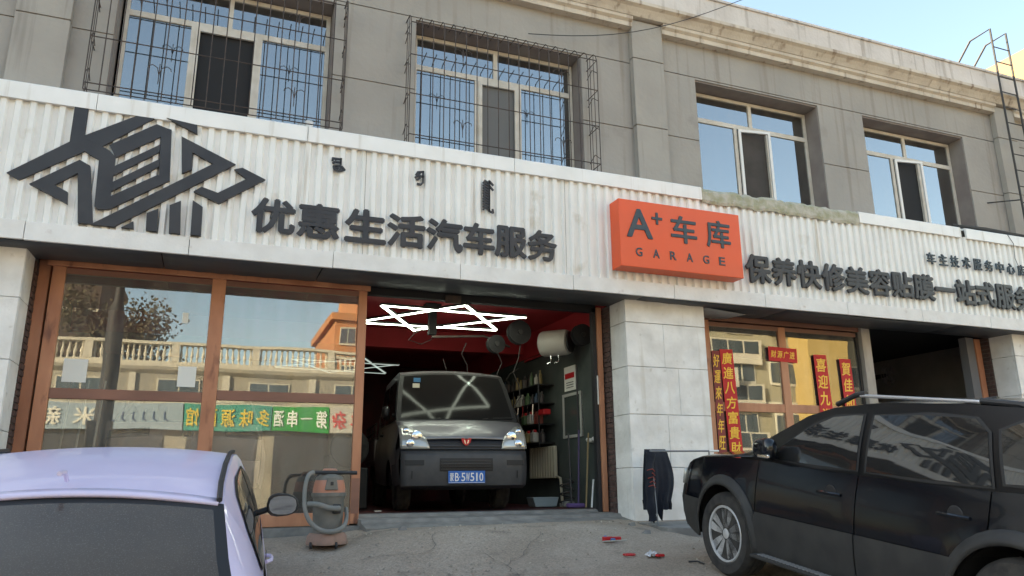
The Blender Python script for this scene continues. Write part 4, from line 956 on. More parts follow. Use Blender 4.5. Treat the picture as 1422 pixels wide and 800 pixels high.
B().grid(lambda u, v: (u*.63, -(3.40+.07*v), 1.366+.055*(1-u*u)-.016*v), [i/6-1 for i in range(13)], (0, 1)).build('rear_lip', m_lilac, t, smooth=True, solid=.018)
c.wheels(.315, .205, 5, track=.89)
c.mirror(1.60, 1.07, .85, (.225, .16), m_blk)
c.handle(2.1, .80, m_lilac, .2); c.handle(3.0, .83, m_lilac, .2)
B().tube([(-.06, -3.3, 1.445), (-.06, -3.36, 1.49), (-.06, -3.48, 1.495)], .012, 6).build('aerial', m_lilac, t)

# ---- pale pink car parked inside behind the glass door, its tail to the glass
t = th('parked_car', 'pale pink car inside the left bay, its tail just behind the glass door', 'car', (-.22, 5.55, .10), rot=(0, 0, 0))
m_pink = mat('pale_pink_paint', (.62, .45, .42), rough=.3, coat=.4)
c = Car(t, 4.35, .89, [(0,.68),(.12,.78),(.5,.88),(1.1,.97),(2.6,1.0),(3.6,1.03),(4.35,1.0)], [(0,.26),(.3,.2),(3.5,.22),(4.35,.36)], [.85, 3.50], .37, m_pink, m_pink, m_vglass, nose=.2, tail=.16, wfun=[(0,.78),(.15,.84),(.5,.88),(3.6,.89),(4.2,.86),(4.35,.82)])
for a, d, nm in ((.03,.50,'front_bumper'), (.505,1.27,'front_wing'), (1.28,2.33,'front_door'), (2.34,3.25,'rear_door'), (3.26,4.33,'rear_wing')):
    c.side(a, d, nm, m_pink, t, c.low, lambda s: c.belt(s))
c.core(s0=.2)
c.shell('bonnet', m_pink, t, [(.12,.78,.78),(.5,.87,.83),(1.15,.98,.83)], .05)
c.shell('bumper_face', m_pink, t, [(.08,.24,.80),(0,.4,.80),(.0,.6,.79),(.1,.775,.78)], 0)
c.shell('tailgate', m_pink, t, [(4.1,1.06,.80),(4.28,1.03,.81),(4.36,.88,.81),(4.36,.62,.81)], .01)
c.shell('rear_bumper_face', m_pink, t, [(4.37,.615,.81),(4.40,.5,.81),(4.34,.3,.79)], 0)
c.house([(1.0,.80,.98),(1.35,.76,1.16),(1.75,.70,1.38),(2.0,.67,1.46),(2.4,.66,1.49),(3.0,.655,1.48),(3.5,.655,1.45),(3.75,.66,1.40),(4.0,.70,1.2),(4.2,.76,1.04)], (3, 7), None, None, panes=([(1.4,1.02),(1.85,1.31),(2.1,1.39),(2.3,1.4),(2.35,1.03)], [(2.42,1.04),(2.4,1.4),(3.0,1.39),(3.4,1.3),(3.5,1.08)]), crown=.05)
for sg in (1, -1):
    B().grid(lambda u, v: c.P(sg*(.40+.42*u), 4.375-.02*v, .86+(.10-.02*u)*v+.02*(1-u)), [i/6 for i in range(7)], (0, .5, 1)).build('tail_light', mat('smoked_red_lens', (.05, .008, .01), rough=.1), t, smooth=True, solid=.02)
    B().grid(lambda u, v: c.P(sg*(.45+.3*u), .03, .62+.1*v), [i/6 for i in range(7)], (0, 1)).build('headlight', m_lamp, t, smooth=True, solid=.02)
b = B(); zc = .90; yy = -4.385
b.tube([(.055*math.cos(a*PI/12), yy, zc+.055*math.sin(a*PI/12)) for a in range(25)], .005, 6, caps=False)
for k in range(3): b.tube([(0, yy, zc), (.053*math.cos(PI/2+k*2*PI/3), yy, zc+.053*math.sin(PI/2+k*2*PI/3))], [.007, .002], 6)
b.build('badge', m_chrome, t)
c.wheels(.32, .21, 5, track=.89)

# ---- grey pick-up van inside the garage, nose out
K = 1.035
t = th('pickup_van', 'small grey double cab pick-up van facing out of the open garage bay', 'van', (2.96, .74, .10), rot=(0, 0, PI-.10))
t.scale = (K, K, K)
c = Car(t, 4.4, .805, [(0,.80),(.08,.84),(.3,.95),(.5,1.07),(.9,1.07),(2.7,1.07),(4.4,1.07)], [(0,.34),(.3,.30),(1.5,.30),(4.4,.42)], [.95, 3.55], .33, m_silver, m_vbump, m_vglass,
        nose=.11, tail=.02, wfun=[(0,.775),(.15,.795),(.5,.80),(2.8,.80),(4.4,.80)], flare=.008)
c.side(.04, .30, 'bumper_side', m_vbump, t, c.low, lambda s: min(.72, c.belt(s)))
c.side(.305, 1.36, 'front_wing', m_silver, t, lambda s: max(.55 if s < .6 else 0, c.low(s)), lambda s: c.belt(s))
c.side(.305, .60, 'bumper_side', m_vbump, t, c.low, lambda s: max(.545, c.low(s)+.01), rows=3)
c.side(1.37, 2.12, 'front_door', m_silver, t, c.low, lambda s: c.belt(s)); c.side(2.13, 2.72, 'rear_door', m_silver, t, c.low, lambda s: c.belt(s))
c.core(s0=.25, s1=2.7)
c.shell('front_bumper', m_vbump, t, [(.12,.26,.74),(.03,.30,.76),(0,.40,.765),(-.01,.53,.765),(.0,.64,.765),(.02,.70,.765)], .0)
c.shell('grille_panel', mat('dark_grille', (.03, .03, .035), rough=.5), t, [(.03,.703,.76),(.045,.775,.76),(.07,.82,.765)], .0)
c.shell('bonnet', m_silver, t, [(.055,.817,.765),(.08,.85,.775),(.20,.965,.78),(.36,1.05,.785),(.54,1.085,.785)], .025)
def face(x, z, d=0):
    s = interp([(.26,.12),(.30,.03),(.40,0),(.53,-.01),(.64,0),(.70,.02),(.775,.045),(.82,.07),(.85,.08),(.965,.20),(1.045,.36)], z)
    k = abs(x/c.hw)**3; return (x, -(s+c.nose*k*(1-s/.8)-d), z)
def facegrid(x0, x1, z0, z1, d, nx=6, nz=2, skew=0):
    return B().grid(lambda u, v: face(x0+(x1-x0)*u, z0+(z1-z0)*v+skew*u*v, d), [i/nx for i in range(nx+1)], [i/nz for i in range(nz+1)])
for i in range(4): facegrid(-.30, .30, .475+.033*i, .492+.033*i, .012, 8, 1).build('intake_slat', m_blk, t, solid=.008)
facegrid(-.32, .32, .46, .61, .004, 8, 2).build('air_intake', m_rubber, t, solid=.004)
for i in range(3): facegrid(-.44, .44, .718+.03*i, .729+.03*i, .01, 10, 1).build('grille_slat', m_blk, t, solid=.006)
for sg in (1, -1):
    b = B(); n = 10
    def hl(u, v):
        x = sg*(.44+.335*u); zb_ = .72+.005*u; zt = .75+.30*(max(u, .001)**.5)*(1-.14*max(0, u-.75)/.25)
        return face(x, zb_+(zt-zb_)*v, .018+.01*math.sin(PI*v))
    h = B().grid(hl, [i/n for i in range(n+1)], [i/6 for i in range(7)]).build('headlight', m_lamp, t, smooth=True, solid=.02)
    for (x, z, r) in ((.58, .87, .06), (.66, .785, .045), (.70, .94, .035)):
        p = face(sg*x, z, .045); B().lathe([(.001, .012), (r*.5, .012), (r, 0), (r*1.1, -.012), (.001, -.02)], p, 'y', 16).build('lamp_bowl', m_chrome, h, smooth=True)
    facegrid(sg*.50, sg*.72, .53, .59, .006, 6, 1).build('fog_recess', m_rubber, t, solid=.006)
    facegrid(sg*.63, sg*.64, .38, .47, .008, 1, 1).build('bumper_seam', m_rubber, t, solid=.004)
# red winged emblem
p = face(0, .80, .03)
em_ = B().prism([(-.06, 0.840), (-.035, 0.845), (0, 0.825), (.035, 0.845), (.06, 0.840), (.05, 0.795), (.025, 0.770), (0, 0.755), (-.025, 0.770), (-.05, 0.795)], p[1], p[1]+.02, 'y').build('emblem', m_redp, t)
for sg in (1, -1): B().prism([(sg*.006, 0.780), (sg*.02, 0.825), (sg*.03, 0.820), (sg*.018, 0.778)], p[1]+.0205, p[1]+.024, 'y').build('emblem_line', m_chrome, em_)
p = face(0, .42, .012); dzp = -.03
pl = B().box(-.22, .22, p[1], p[1]+.008, .325, .465).build('number_plate', mat('plate_blue', (.01, .12, .42), rough=.4), t)
B().box(-.215, .215, p[1]+.008, p[1]+.009, .33, .334).build('plate_edge', m_white, pl)
b = B()
for ch, x in zip('蒙B', (-.175, -.115)): pass
px_ = [-.178, -.118, -.042, .012, .066, .120, .174]
for ch, x in zip('蒙B5W510', px_):
    # the van faces the camera (+y local), so letters are flipped to read correctly
    b = B(); putglyph(b, ch, -x, p[1]+.008, .395, .045 if ch != '1' else .018, .095, .003, .012, flip=True); b.build('character', m_white, pl)
B().lathe([(.001, 0), (.006, 0), (.006, .003), (.001, .003)], (.086, p[1]+.008, .395), 'y', 8).build('plate_dot', m_white, pl)
rail = [(.50,.775,1.06),(.64,.755,1.28),(.84,.715,1.57),(.95,.685,1.71),(1.15,.665,1.775),(2.0,.66,1.785),(2.62,.665,1.77),(2.72,.71,1.45),(2.75,.76,1.07)]
q1 = [(.80,1.12),(1.02,1.56),(1.2,1.655),(1.88,1.66),(1.92,1.13)]; q2 = [(2.02,1.14),(2.0,1.66),(2.5,1.65),(2.58,1.14)]
c.house(rail, (3, 6), None, None, panes=(q1, q2), crown=.04, bow=.06)
c.wheels(.29, .175, 8, rim=m_cladding, track=.73)
c.mirror(1.02, 1.22, .68, (.11, .18), m_blk)
c.handle(1.95, .98, m_blk, .15); c.handle(2.6, .98, m_blk, .15)
for i, x in enumerate((.28, -.30)):
    B().tube([(x, -.46, 1.105), (x-.1, -.50, 1.12), (x-.42, -.52, 1.13)], .007, 5).build('wiper', m_blk, t)
B().tube([(0, -1.27, 1.80), (.05, -1.32, 2.0)], .004, 4).build('aerial', m_rod, t)
for z, x, col in ((1.60, .44, (.05, .2, .4)), (1.52, .46, (.6, .6, .5))): B().box(x, x+.09, -.765-(z-1.52)*.70+.02, -.76-(z-1.52)*.70+.02, z, z+.055).build('windscreen_sticker', mat('sticker%d' % int(z*100), col), t)
# cargo bed
bed = B().box(-.78, .78, -4.4, -2.80, .62, .66).build('cargo_bed', m_silver, t)
for a in ((-.80,-.77,-4.4,-2.80,.66,1.0), (.77,.80,-4.4,-2.80,.66,1.0), (-.77,.77,-4.4,-4.37,.66,1.0), (-.77,.77,-2.83,-2.80,.66,1.0)): B().box(*a).build('side_board', m_silver, bed)
for sg in (1, -1):
    for z in (1.1, 1.22): B().tube([(sg*.78, -2.8, z), (sg*.78, -4.38, z)], .014, 6).build('bed_rail', m_iron, bed)
    for i in range(4): B().tube([(sg*.78, -2.85-.5*i, 1.0), (sg*.78, -2.85-.5*i, 1.22)], .014, 6).build('bed_post', m_iron, bed)
B().box(-.35, .35, -4.2, -1.2, .30, .5).build('chassis', m_rubber, t)
B().tube([(-.68, -.95, .29), (.68, -.95, .29)], .03, 8).build('axle', m_rod, t); B().tube([(-.68, -3.55, .29), (.68, -3.55, .29)], .04, 8).build('axle', m_rod, t)

# ------------------------------------------------------------------ vacuum cleaner by the door
vx, vy = 1.17, -.32; vz = gz(vx, vy)
v = th('vacuum_cleaner', 'dusty grey industrial vacuum cleaner with faded orange head standing before the glass door', 'vacuum cleaner', (vx, vy, vz))
m_vgrey = mat('dusty_grey_plastic', (.13, .125, .11), (.18, .165, .14), sc=9, rough=.75)
m_vor = mat('faded_orange_plastic', (.50, .20, .12), (.42, .22, .16), sc=8, rough=.7)
m_vbase = mat('dusty_pink_base', (.36, .22, .17), (.28, .19, .15), sc=12, rough=.9)
m_hose = mat('grey_hose', (.17, .17, .155), (.22, .21, .19), sc=9, rough=.7)
b = B(); n = 32; vs = []
for r, h in ((.001, .03), (.195, .03), (.20, .045), (.19, .10), (.17, .125), (.001, .126)):
    for k in range(n):
        a = 2*PI*k/n; rr_ = r*(1+.09*math.cos(4*a+.6)); vs.append((vx+rr_*math.cos(a), vy+rr_*math.sin(a), vz+h))
b.add(vs, [(i*n+k, i*n+(k+1) % n, (i+1)*n+(k+1) % n, (i+1)*n+k) for i in range(5) for k in range(n)]); b.build('base', m_vbase, v, smooth=True)
for k in range(4):
    a = PI/2*k+.4; B().lathe([(.001, -.012), (.028, -.012), (.03, 0), (.028, .012), (.001, .012)], (vx+.19*math.cos(a), vy+.19*math.sin(a), vz+.026), 'x', 14).build('castor', m_blk, v)
B().lathe([(.001, .127), (.155, .127), (.152, .16), (.160, .30), (.166, .42), (.172, .43), (.172, .44), (.001, .44)], (vx, vy, vz), n=32).build('tank', m_vgrey, v, smooth=True)
B().lathe([(.001, .441), (.178, .441), (.178, .465), (.172, .47), (.17, .50), (.155, .56), (.15, .575), (.001, .575)], (vx, vy, vz), n=32).build('motor_head', m_vor, v, smooth=True)
B().lathe([(.001, .576), (.15, .576), (.142, .60), (.10, .628), (.001, .635)], (vx, vy, vz), n=32).build('head_cap', m_vgrey, v, smooth=True)
B().lathe([(.174, .437), (.183, .437), (.183, .468), (.174, .468)], (vx, vy, vz), n=32).build('rim_band', m_vgrey, v)
B().prism([(vx-.045, vz+.60), (vx+.045, vz+.60), (vx+.07, vz+.49), (vx-.07, vz+.49)], vy-.185, vy-.14, 'y').build('switch_panel', m_vgrey, v, bevel=.008)
B().box(vx-.015, vx+.015, vy-.192, vy-.184, vz+.53, vz+.56).build('switch', m_blk, v)
B().tube([(vx-.1, vy, vz+.62), (vx-.06, vy, vz+.665), (vx+.06, vy, vz+.665), (vx+.1, vy, vz+.62)], .014, 6).build('handle', m_vor, v, smooth=True)
B().tube([(vx-.20, vy-.10, vz+.642), (vx+.28, vy-.06, vz+.638)], .017, 8).build('wand', m_blk, v, smooth=True)
b = B(); P = []
for i in range(41):
    t_ = i/40; a = R(100)+R(250)*t_
    P.append((vx-.03+(.235*math.cos(a)), vy-.16-.03*math.sin(PI*t_), vz+.40+.245*math.sin(a)*(1.05)))
# hose hangs from the wand end, loops below the tank and rises at the right
P = [(vx-.18, vy-.10, vz+.642), (vx-.235, vy-.12, vz+.62), (vx-.265, vy-.15, vz+.55), (vx-.275, vy-.17, vz+.44), (vx-.26, vy-.19, vz+.32), (vx-.20, vy-.21, vz+.22), (vx-.09, vy-.22, vz+.155), (vx+.04, vy-.21, vz+.145), (vx+.14, vy-.17, vz+.18), (vx+.185, vy-.08, vz+.25), (vx+.19, vy, vz+.33)]
def spline(P, k=5):
    out = []
    for i in range(len(P)-1):
        p0, p1, p2, p3 = [Vector(P[max(0, min(len(P)-1, j))]) for j in (i-1, i, i+1, i+2)]
        for q in range(k):
            t_ = q/k; out.append(.5*((2*p1)+(p2-p0)*t_+(2*p0-5*p1+4*p2-p3)*t_*t_+(3*p1-p0-3*p2+p3)*t_**3))
    return out+[Vector(P[-1])]
Q = spline(P, 9); B().tube(Q, [.021+.0018*(i % 2) for i in range(len(Q))], 10).build('hose', m_hose, v, smooth=True)
Q = spline([(vx-.24, vy-.17, vz+.375), (vx-.14, vy-.21, vz+.37), (vx-.02, vy-.215, vz+.34), (vx+.06, vy-.20, vz+.335), (vx+.09, vy-.165, vz+.335)], 8)
B().tube(Q, [.023+.0018*(i % 2) for i in range(len(Q))], 10).build('inlet_hose', m_hose, v, smooth=True)
B().box(vx+.02, vx+.11, vy-.175, vy-.12, vz+.29, vz+.37).build('inlet', m_blk, v, bevel=.01)

v.scale = (.93, .93, 1.12)
# ------------------------------------------------------------------ drying rail and jacket
yr = -.38
def tov(x, y, z): return (x, y, z)
rk = th('drying_rail', 'thin metal drying rail on splayed legs in front of the white stone pillar', 'drying rail', (5.4, yr, -.05))
m_st = mat('dull_steel', (.22, .22, .22), rough=.4, metal=.6)
B().tube([(4.86, yr, .78), (5.74, yr, .79)], .011, 8).build('rail', m_st, rk)
for x in (4.88, 5.70):
    for s in (-1, 1): B().tube([(x, yr, .80), (x+.06*s, yr+.17*s, -.05)], .008, 6).build('leg', m_st, rk)
B().tube([(5.70, yr, .79), (5.84, yr, .79)], .013, 8).build('end_knob', m_white, rk)
jk = th('hanging_jacket', 'dark navy work jacket draped over the rail, one sleeve with red marks', 'jacket', (4.97, yr, .05))
m_jk = mat('navy_cloth', (.008, .010, .018), (.016, .019, .028), sc=6, rough=.95, bump=.4, bsc=12)
rj = random.Random(8)
# draped cloth: front sheet and back sheet over the rail, with folds
def fold(u, v, s):
    x0, x1 = 4.80, 5.09
    lft = x0+(-.02*v if s < 0 else 0)-.02*math.sin(v*3); rgt = x1+.07*math.sin(PI*min(1, v*1.15))**1.5+(.02 if v > .8 else 0)-.03*v*v
    x = lft+(rgt-lft)*u
    L_ = (.80-.10*abs(math.sin(u*7+s))-.14*(u > .55)-.10*(1-u)*(s > 0)+ .05*math.sin(u*15)) if v > .9 else .78
    z = .805-L_*v
    y = yr+s*(.016+.05*v)+.022*math.sin(u*13+v*2)*v+.012*math.sin(u*29+1)*v
    return (x, y, z)
us = [i/26 for i in range(27)]; vv = [j/16 for j in range(17)]
b = B(); b.grid(lambda u, j: fold(u, abs(j)/16, -1 if j < 0 else 1), us, list(range(-16, 17))); b.build('jacket_body', m_jk, jk, smooth=True, solid=.008)
Q = spline([(4.84, yr-.06, .76), (4.80, yr-.085, .58), (4.785, yr-.09, .38), (4.79, yr-.09, .18), (4.81, yr-.085, .0)], 5)
B().tube(Q, [.05+.008*math.sin(i*1.3) for i in range(len(Q))], 10).build('sleeve', m_jk, jk, smooth=True)
b = B()
for k in range(5): b.tube([(4.745+.02*(k % 2), yr-.115-.004*k, .56-.045*k), (4.80, yr-.145, .575-.045*k), (4.83, yr-.143, .545-.045*k)], .006, 5)
b.build('red_print', mat('red_print', (.22, .035, .025), rough=.8), jk)

# ------------------------------------------------------------------ litter on the ground
def gob(x, y): return gz(x, y)
def litter(nm, label, b, m_, **k): return tag(b.build(nm, m_, None, **k), label, 'litter')
x, y = 3.90, -1.15; z = gob(x, y)+.012
lt = th('broken_toy', 'broken red plastic bar with blue clips lying on the ground before the garage', 'litter', (x, y, z))
B().box(x-.11, x-.01, y-.025, y+.02, z, z+.045).build('red_piece', m_redp, lt, bevel=.008); B().box(x, x+.10, y-.01, y+.035, z+.004, z+.04).build('red_piece', m_redp, lt, bevel=.008)
mb = mat('blue_plastic', (.05, .15, .35), rough=.5)
B().box(x-.04, x+.01, y-.05, y-.027, z, z+.03).build('blue_clip', mb, lt, bevel=.006); B().lathe([(.001, 0), (.03, 0), (.03, .02), (.012, .05), (.001, .05)], (x-.05, y+.06, z), n=12).build('blue_clip', mb, lt)
litter('stick', 'thin pale stick lying just below the broken red plastic bar', B().tube([(x-.16, y-.09, z+.006), (x+.12, y-.075, z+.01)], .007, 6), mat('pale_stick', (.4, .38, .33), rough=.7))
x, y = 3.80, -1.65; z = gob(x, y)+.006
litter('red_ring', 'bent red plastic ring lying on the ground left of the crumpled wrapper', B().tube([(x+.045*math.cos(a*PI/6)*(1.2 if a % 3 else .9), y+.05*math.sin(a*PI/6), z+.012) for a in range(13)], .010, 6), m_redp)
x, y = 3.98, -1.78; z = gob(x, y)+.005
bb = B(); rl = random.Random(2); bb.grid(lambda u, v: (x-.06+.12*u+rl.uniform(-.008, .008), y-.05+.11*v+rl.uniform(-.008, .008), z+.05*rl.random()*(math.sin(PI*u)+.2)), [i/6 for i in range(7)], [i/6 for i in range(7)])
litter('wrapper', 'crumpled clear and white plastic wrapper on the ground near the car wheel', bb, mat('clear_wrap', (.55, .55, .57), rough=.25))
litter('red_scrap', 'small red plastic scrap touching the crumpled wrapper', B().box(x-.01, x+.07, y-.10, y-.05, z, z+.025), m_redp, bevel=.01)
litter('twig', 'short dark curved twig on the ground close to the front wheel of the black car', B().tube([(4.12, -2.15, gob(4.12, -2.15)+.01), (4.18, -2.2, gob(4.18, -2.2)+.02), (4.2, -2.27, gob(4.2, -2.27)+.01)], .008, 5), m_rod)
b = B(); rs = random.Random(14)      # loose stones and grit nobody could count
for i in range(2600):
    x = rs.uniform(-1, 5.6); y = -rs.random()**1.2*5.2-.05
    if 3.2 < x and y < -2.4: continue
    if rs.random() < .5: x, y = 1.9+rs.gauss(0, .5), -2.2+rs.gauss(0, .6)
    if y > -.05: continue
    r = rs.uniform(.004, .016)*(2.0 if rs.random() < .06 else 1); z = gz(x, y)-.002
    q = [(x+r*math.cos(a+i), y+r*math.sin(a+i)*rs.uniform(.7, 1), z) for a in (0, 1.57, 3.14, 4.71)]
    b.add(q+[(x+r*.2, y, z+r*.8)], [(0, 1, 4), (1, 2, 4), (2, 3, 4), (3, 0, 4)])
b.build('gravel', mat('grit', (.36, .31, .255), (.22, .19, .155), sc=20, rough=1), None, kind='stuff')

b = B(); rs = random.Random(31)      # cracks in the worn concrete
def crack(x, y, a, L_, w):
    pts = [(x, y)]
    for i in range(int(L_/.09)):
        a += rs.gauss(0, .38); x += .09*math.cos(a); y += .09*math.sin(a); 
        if y > -.15: break
        pts.append((x, y))
    for i in range(len(pts)-1):
        (xa, ya2), (xc, yc) = pts[i], pts[i+1]; dx, dy = xc-xa, yc-ya2; l = math.hypot(dx, dy); nx, ny = -dy/l*w, dx/l*w
        b.add([(xa-nx, ya2-ny, gz(xa, ya2)+.011), (xa+nx, ya2+ny, gz(xa, ya2)+.011), (xc+nx, yc+ny, gz(xc, yc)+.011), (xc-nx, yc-ny, gz(xc, yc)+.011)], [(0, 1, 2, 3)])
for q in ((1.4, -.9, -.4, 2.6, .003), (2.4, -2.5, .5, 1.6, .003), (3.3, -.7, -1.9, 1.2, .0025)): crack(*q)
b.build('ground_cracks', mat('crack_dark', (.145, .12, .10), rough=1), None, kind='stuff')
b = B()
for i in range(170):      # dry leaf and paper crumbs along the wall
    x = rs.uniform(1.4, 5.4); y = -.1-abs(rs.gauss(0, .5)) if rs.random() < .5 else rs.uniform(-3.2, -.3)
    if y > -.08: continue
    z = gz(x, y)+.008; q_ = rs.uniform(.008, .022); a = rs.uniform(0, 3.1)
    b.add([(x, y, z), (x+q_*math.cos(a), y+q_*math.sin(a), z+.008), (x+q_*math.cos(a+.9), y+q_*math.sin(a+.9), z+.014), (x+q_*.8*math.cos(a+1.6), y+q_*.8*math.sin(a+1.6), z+.003)], [(0, 1, 2, 3)])
b.build('leaf_crumbs', mat('crumbs', (.46, .40, .32), (.26, .20, .14), sc=9, lo=.45, hi=.55, rough=1), None, kind='stuff')
for i, (x, y, lb) in enumerate(((1.95, -.25, 'grey broken concrete lump by the left end of the garage sill'), (4.62, -.30, 'small concrete lump at the foot of the brick jamb'), (4.45, -.9, 'flat stone lying before the concrete slab'))):
    ic = B(); rr2 = random.Random(i); z = gz(x, y)-.005
    ic.add([(x+.05*dx*rr2.uniform(.6, 1.2), y+.04*dy*rr2.uniform(.6, 1.2), z+.045*dz*rr2.uniform(.6, 1.1)) for dx, dy, dz in ((-1,-1,0),(1,-1,0),(1,1,0),(-1,1,0),(-.6,-.6,1),(.7,-.5,1),(.5,.7,1),(-.6,.5,1))], [(0,3,2,1),(4,5,6,7),(0,1,5,4),(1,2,6,5),(2,3,7,6),(3,0,4,7)])
    tag(ic.build('stone', m_sill, None, bevel=.006), lb, 'stone')

# ------------------------------------------------------------------ across the street (seen in the glass)
m_yel = mat('cream_render', (.36, .33, .26), (.27, .25, .20), sc=.5, rough=.9)
m_yel2 = mat('pale_render', (.54, .50, .40), rough=.9)
m_win = mat('far_window', (.06, .08, .09), rough=.15, spec=.8)
zg = -1.35; YF = -30.0
ob = th('terrace_building', 'cream two storey terrace across the street with a balustraded roofline above coloured shop signs', 'building', (0, YF, zg))
def ob_(name, b, m_, p=None, **k): return b.build(name, m_, p or ob, **k)
ob_('wall', B().box(-26, 19, YF-8, YF, zg, 6.1), m_yel)
ob_('cornice', B().prism([(YF, 5.65), (YF+.25, 5.8), (YF+.35, 5.95), (YF+.35, 6.1), (YF, 6.1)], -26, 19, 'x'), m_yel2)
ob_('cornice', B().box(-26, 19, YF+.002, YF+.2, 4.12, 4.28), m_yel2)
ob_('coping', B().box(-26, 19, YF-.1, YF+.3, 7.02, 7.15), m_yel2); ob_('coping', B().box(-26, 19, YF-.05, YF+.25, 6.102, 6.22), m_yel2)
bal = B().lathe([(.001, 0), (.09, 0), (.05, .1), (.10, .28), (.045, .55), (.09, .73), (.001, .73)], n=7).mesh('baluster', m_yel2)
i = 0
for k in range(150):
    x = -20+.26*k
    if k % 14 == 0: ob_('pier', B().box(x-.18, x+.18, YF-.08, YF+.28, 6.221, 7.019), m_yel2); continue
    inst('baluster', bal, ob, (x, YF+.1, 6.222), None, (.8, .8, 1.09))
for x in [-22+4.1*k for k in range(10)]:
    w = ob_('window', B().box(x-1.0, x+1.0, YF+.002, YF+.06, 4.55, 5.4), m_yel2)
    for s in (-.93, .04): B().box(x+s, x+s+.89, YF+.062, YF+.07, 4.61, 5.34).build('pane', m_win, w)
    ob_('pediment', B().prism([(x+.9, 4.281), (x+3.2, 4.281), (x+2.05, 4.52)], YF+.003, YF+.22), m_yel2)
    ob_('pilaster', B().box(x+1.9, x+2.2, YF+.003, YF+.121, 4.53, 5.65), m_yel2)
for x0, x1 in ((-20, -14), (-12.5, -8), (-7, -2), (-1, 2.2), (3, 6.8), (8, 12), (13, 17)):
    ob_('shop_opening', B().box(x0, x1, YF+.002, YF+.05, zg, 2.8), mat('far_opening', (.08, .08, .08), rough=.4))
for i, (x0, x1, col, tx, tc, lb) in enumerate(((-13.5, -1.2, (.30, .38, .42), '米新', (.75, .72, .6), 'long pale blue shop sign across the street with two light characters'),
      (-1.15, 2.75, (.05, .30, .22), '多味源面馆', (.75, .55, .08), 'teal shop sign across the street with yellow characters'),
      (2.8, 5.5, (.03, .30, .06), '第一串酒', (.9, .92, .85), 'bright green shop sign across the street with white characters'),
      (5.55, 7.5, (.5, .48, .4), '羊杂', (.6, .03, .03), 'pale shop sign across the street with two red characters'))):
    s = th('shop_sign', lb, 'sign', ((x0+x1)/2, YF+.3, 3.0))
    B().box(x0, x1, YF+.08, YF+.35, 3.0, 4.2).build('panel', mat('sign_%d' % i, col, rough=.6), s)
    n = len(tx)
    for j, ch in enumerate(tx):
        if tx == '米新': x = -5.2-1.5*j; wv = .95
        else: x = x1-(j+.5)*(x1-x0)/n; wv = min(.75, (x1-x0)/n*.75)
        putglyph(B(), ch, x, YF+.35, 3.6, wv, .8 if ch != '一' else None, .04, .02, flip=True).build('character', mat('signtext_%d' % i, tc, rough=.5), s)
    if i == 0:
        strokes('letter', mat('far_blue', (.08, .12, .2)), s, [[(x_, .6), (x_, .2), (x_+.3, .1)] for x_ in (0, 1, 2, 3, 4, 5)], -4.2, 3.3, .45, .8, .03, y=YF+.37)
def flats(name, label, x0, x1, y, z1, m_, floors, dx, depth=12, m2=None):
    t = th(name, label, 'building', ((x0+x1)/2, y, zg))
    B().box(x0, x1, y-depth, y, zg, z1).build('wall', m_, t)
    B().box(x0-.3, x1+.3, y-depth-.3, y+.3, z1, z1+.5).build('roof_edge', m2 or m_, t)
    h = (z1-zg)/floors
    for f in range(floors):
        x = x0+dx*.5
        while x < x1-dx*.4:
            w = B().box(x-dx*.3, x+dx*.3, y+.002, y+.1, zg+h*f+h*.35, zg+h*f+h*.82).build('window', m2 or m_yel2, t)
            for s in (-1, 1): B().box(x+s*dx*.145-dx*.125, x+s*dx*.145+dx*.125, y+.102, y+.12, zg+h*f+h*.4, zg+h*f+h*.78).build('pane', m_win, w)
            x += dx
        if f and f % 2 == 0: B().box(x0, x1, y+.003, y+.15, zg+h*f-.1, zg+h*f+.1).build('band', m2 or m_yel2, t)
    return t
fy = flats('apartment_block', 'bright yellow five storey apartment block across the street mirrored in the right shop window', 20.5, 48, -31, 15.5, mat('yellow_render', (.34, .31, .21), (.28, .26, .18), sc=.25, rough=.9), 5, 3.3, m2=mat('pale_trim', (.55, .52, .42), rough=.9))
B().box(36.2, 39.5, -30.998, -29.2, zg, 14.8).build('bay', mat('yellow_bay', (.58, .42, .15), rough=.9), fy)
for z in (1.8, 4.8, 7.8, 10.8):
    w = B().box(22, 33.5, -30.9, -30.6, z, z+1.7).build('glazed_balcony', m_yel2, fy)
    for k in range(9): B().box(22.15+1.25*k, 22.15+1.25*k+1.1, -30.598, -30.57, z+.75, z+1.6).build('pane', m_win, w)
B().box(24.5, 31, -30.998, -29.9, 6.2, 6.5).build('balcony_slab', m_yel2, fy); B().box(24.5, 31, -30.1, -29.9, 6.5, 7.4).build('balcony_rail', mat('pale_trim', (0, 0, 0)), fy)
m_or = mat('orange_render', (.50, .22, .09), (.42, .18, .08), sc=.5, rough=.9)
flats('apartment_block', 'orange brick apartment block rising behind the balustraded terrace, mirrored in the glass door', 8.0, 9.8, -46, 12.2, m_or, 5, 1.8)
flats('apartment_block', 'taller orange apartment block at the right of the one behind the balustraded terrace', 9.85, 30, -45.5, 16.5, m_or, 6, 3.0)
flats('apartment_block', 'dark brown old block rising behind the left end of the terrace', -30, -7.2, -44, 14.5, mat('dark_brown_render', (.085, .06, .05), (.06, .045, .04), sc=.5, rough=.95), 5, 3.4)
tr = th('street_tree', 'dark brownish bare crowned tree behind the terrace mirrored in the glass door', 'tree', (-6.2, -41, zg))
b = B(); b.tube([(-6.2, -41, zg), (-6.1, -41, 4), (-6.3, -41, 8.5), (-6.2, -41, 11)], [.3, .24, .16, .08], 8)
rs = random.Random(6); tips = []
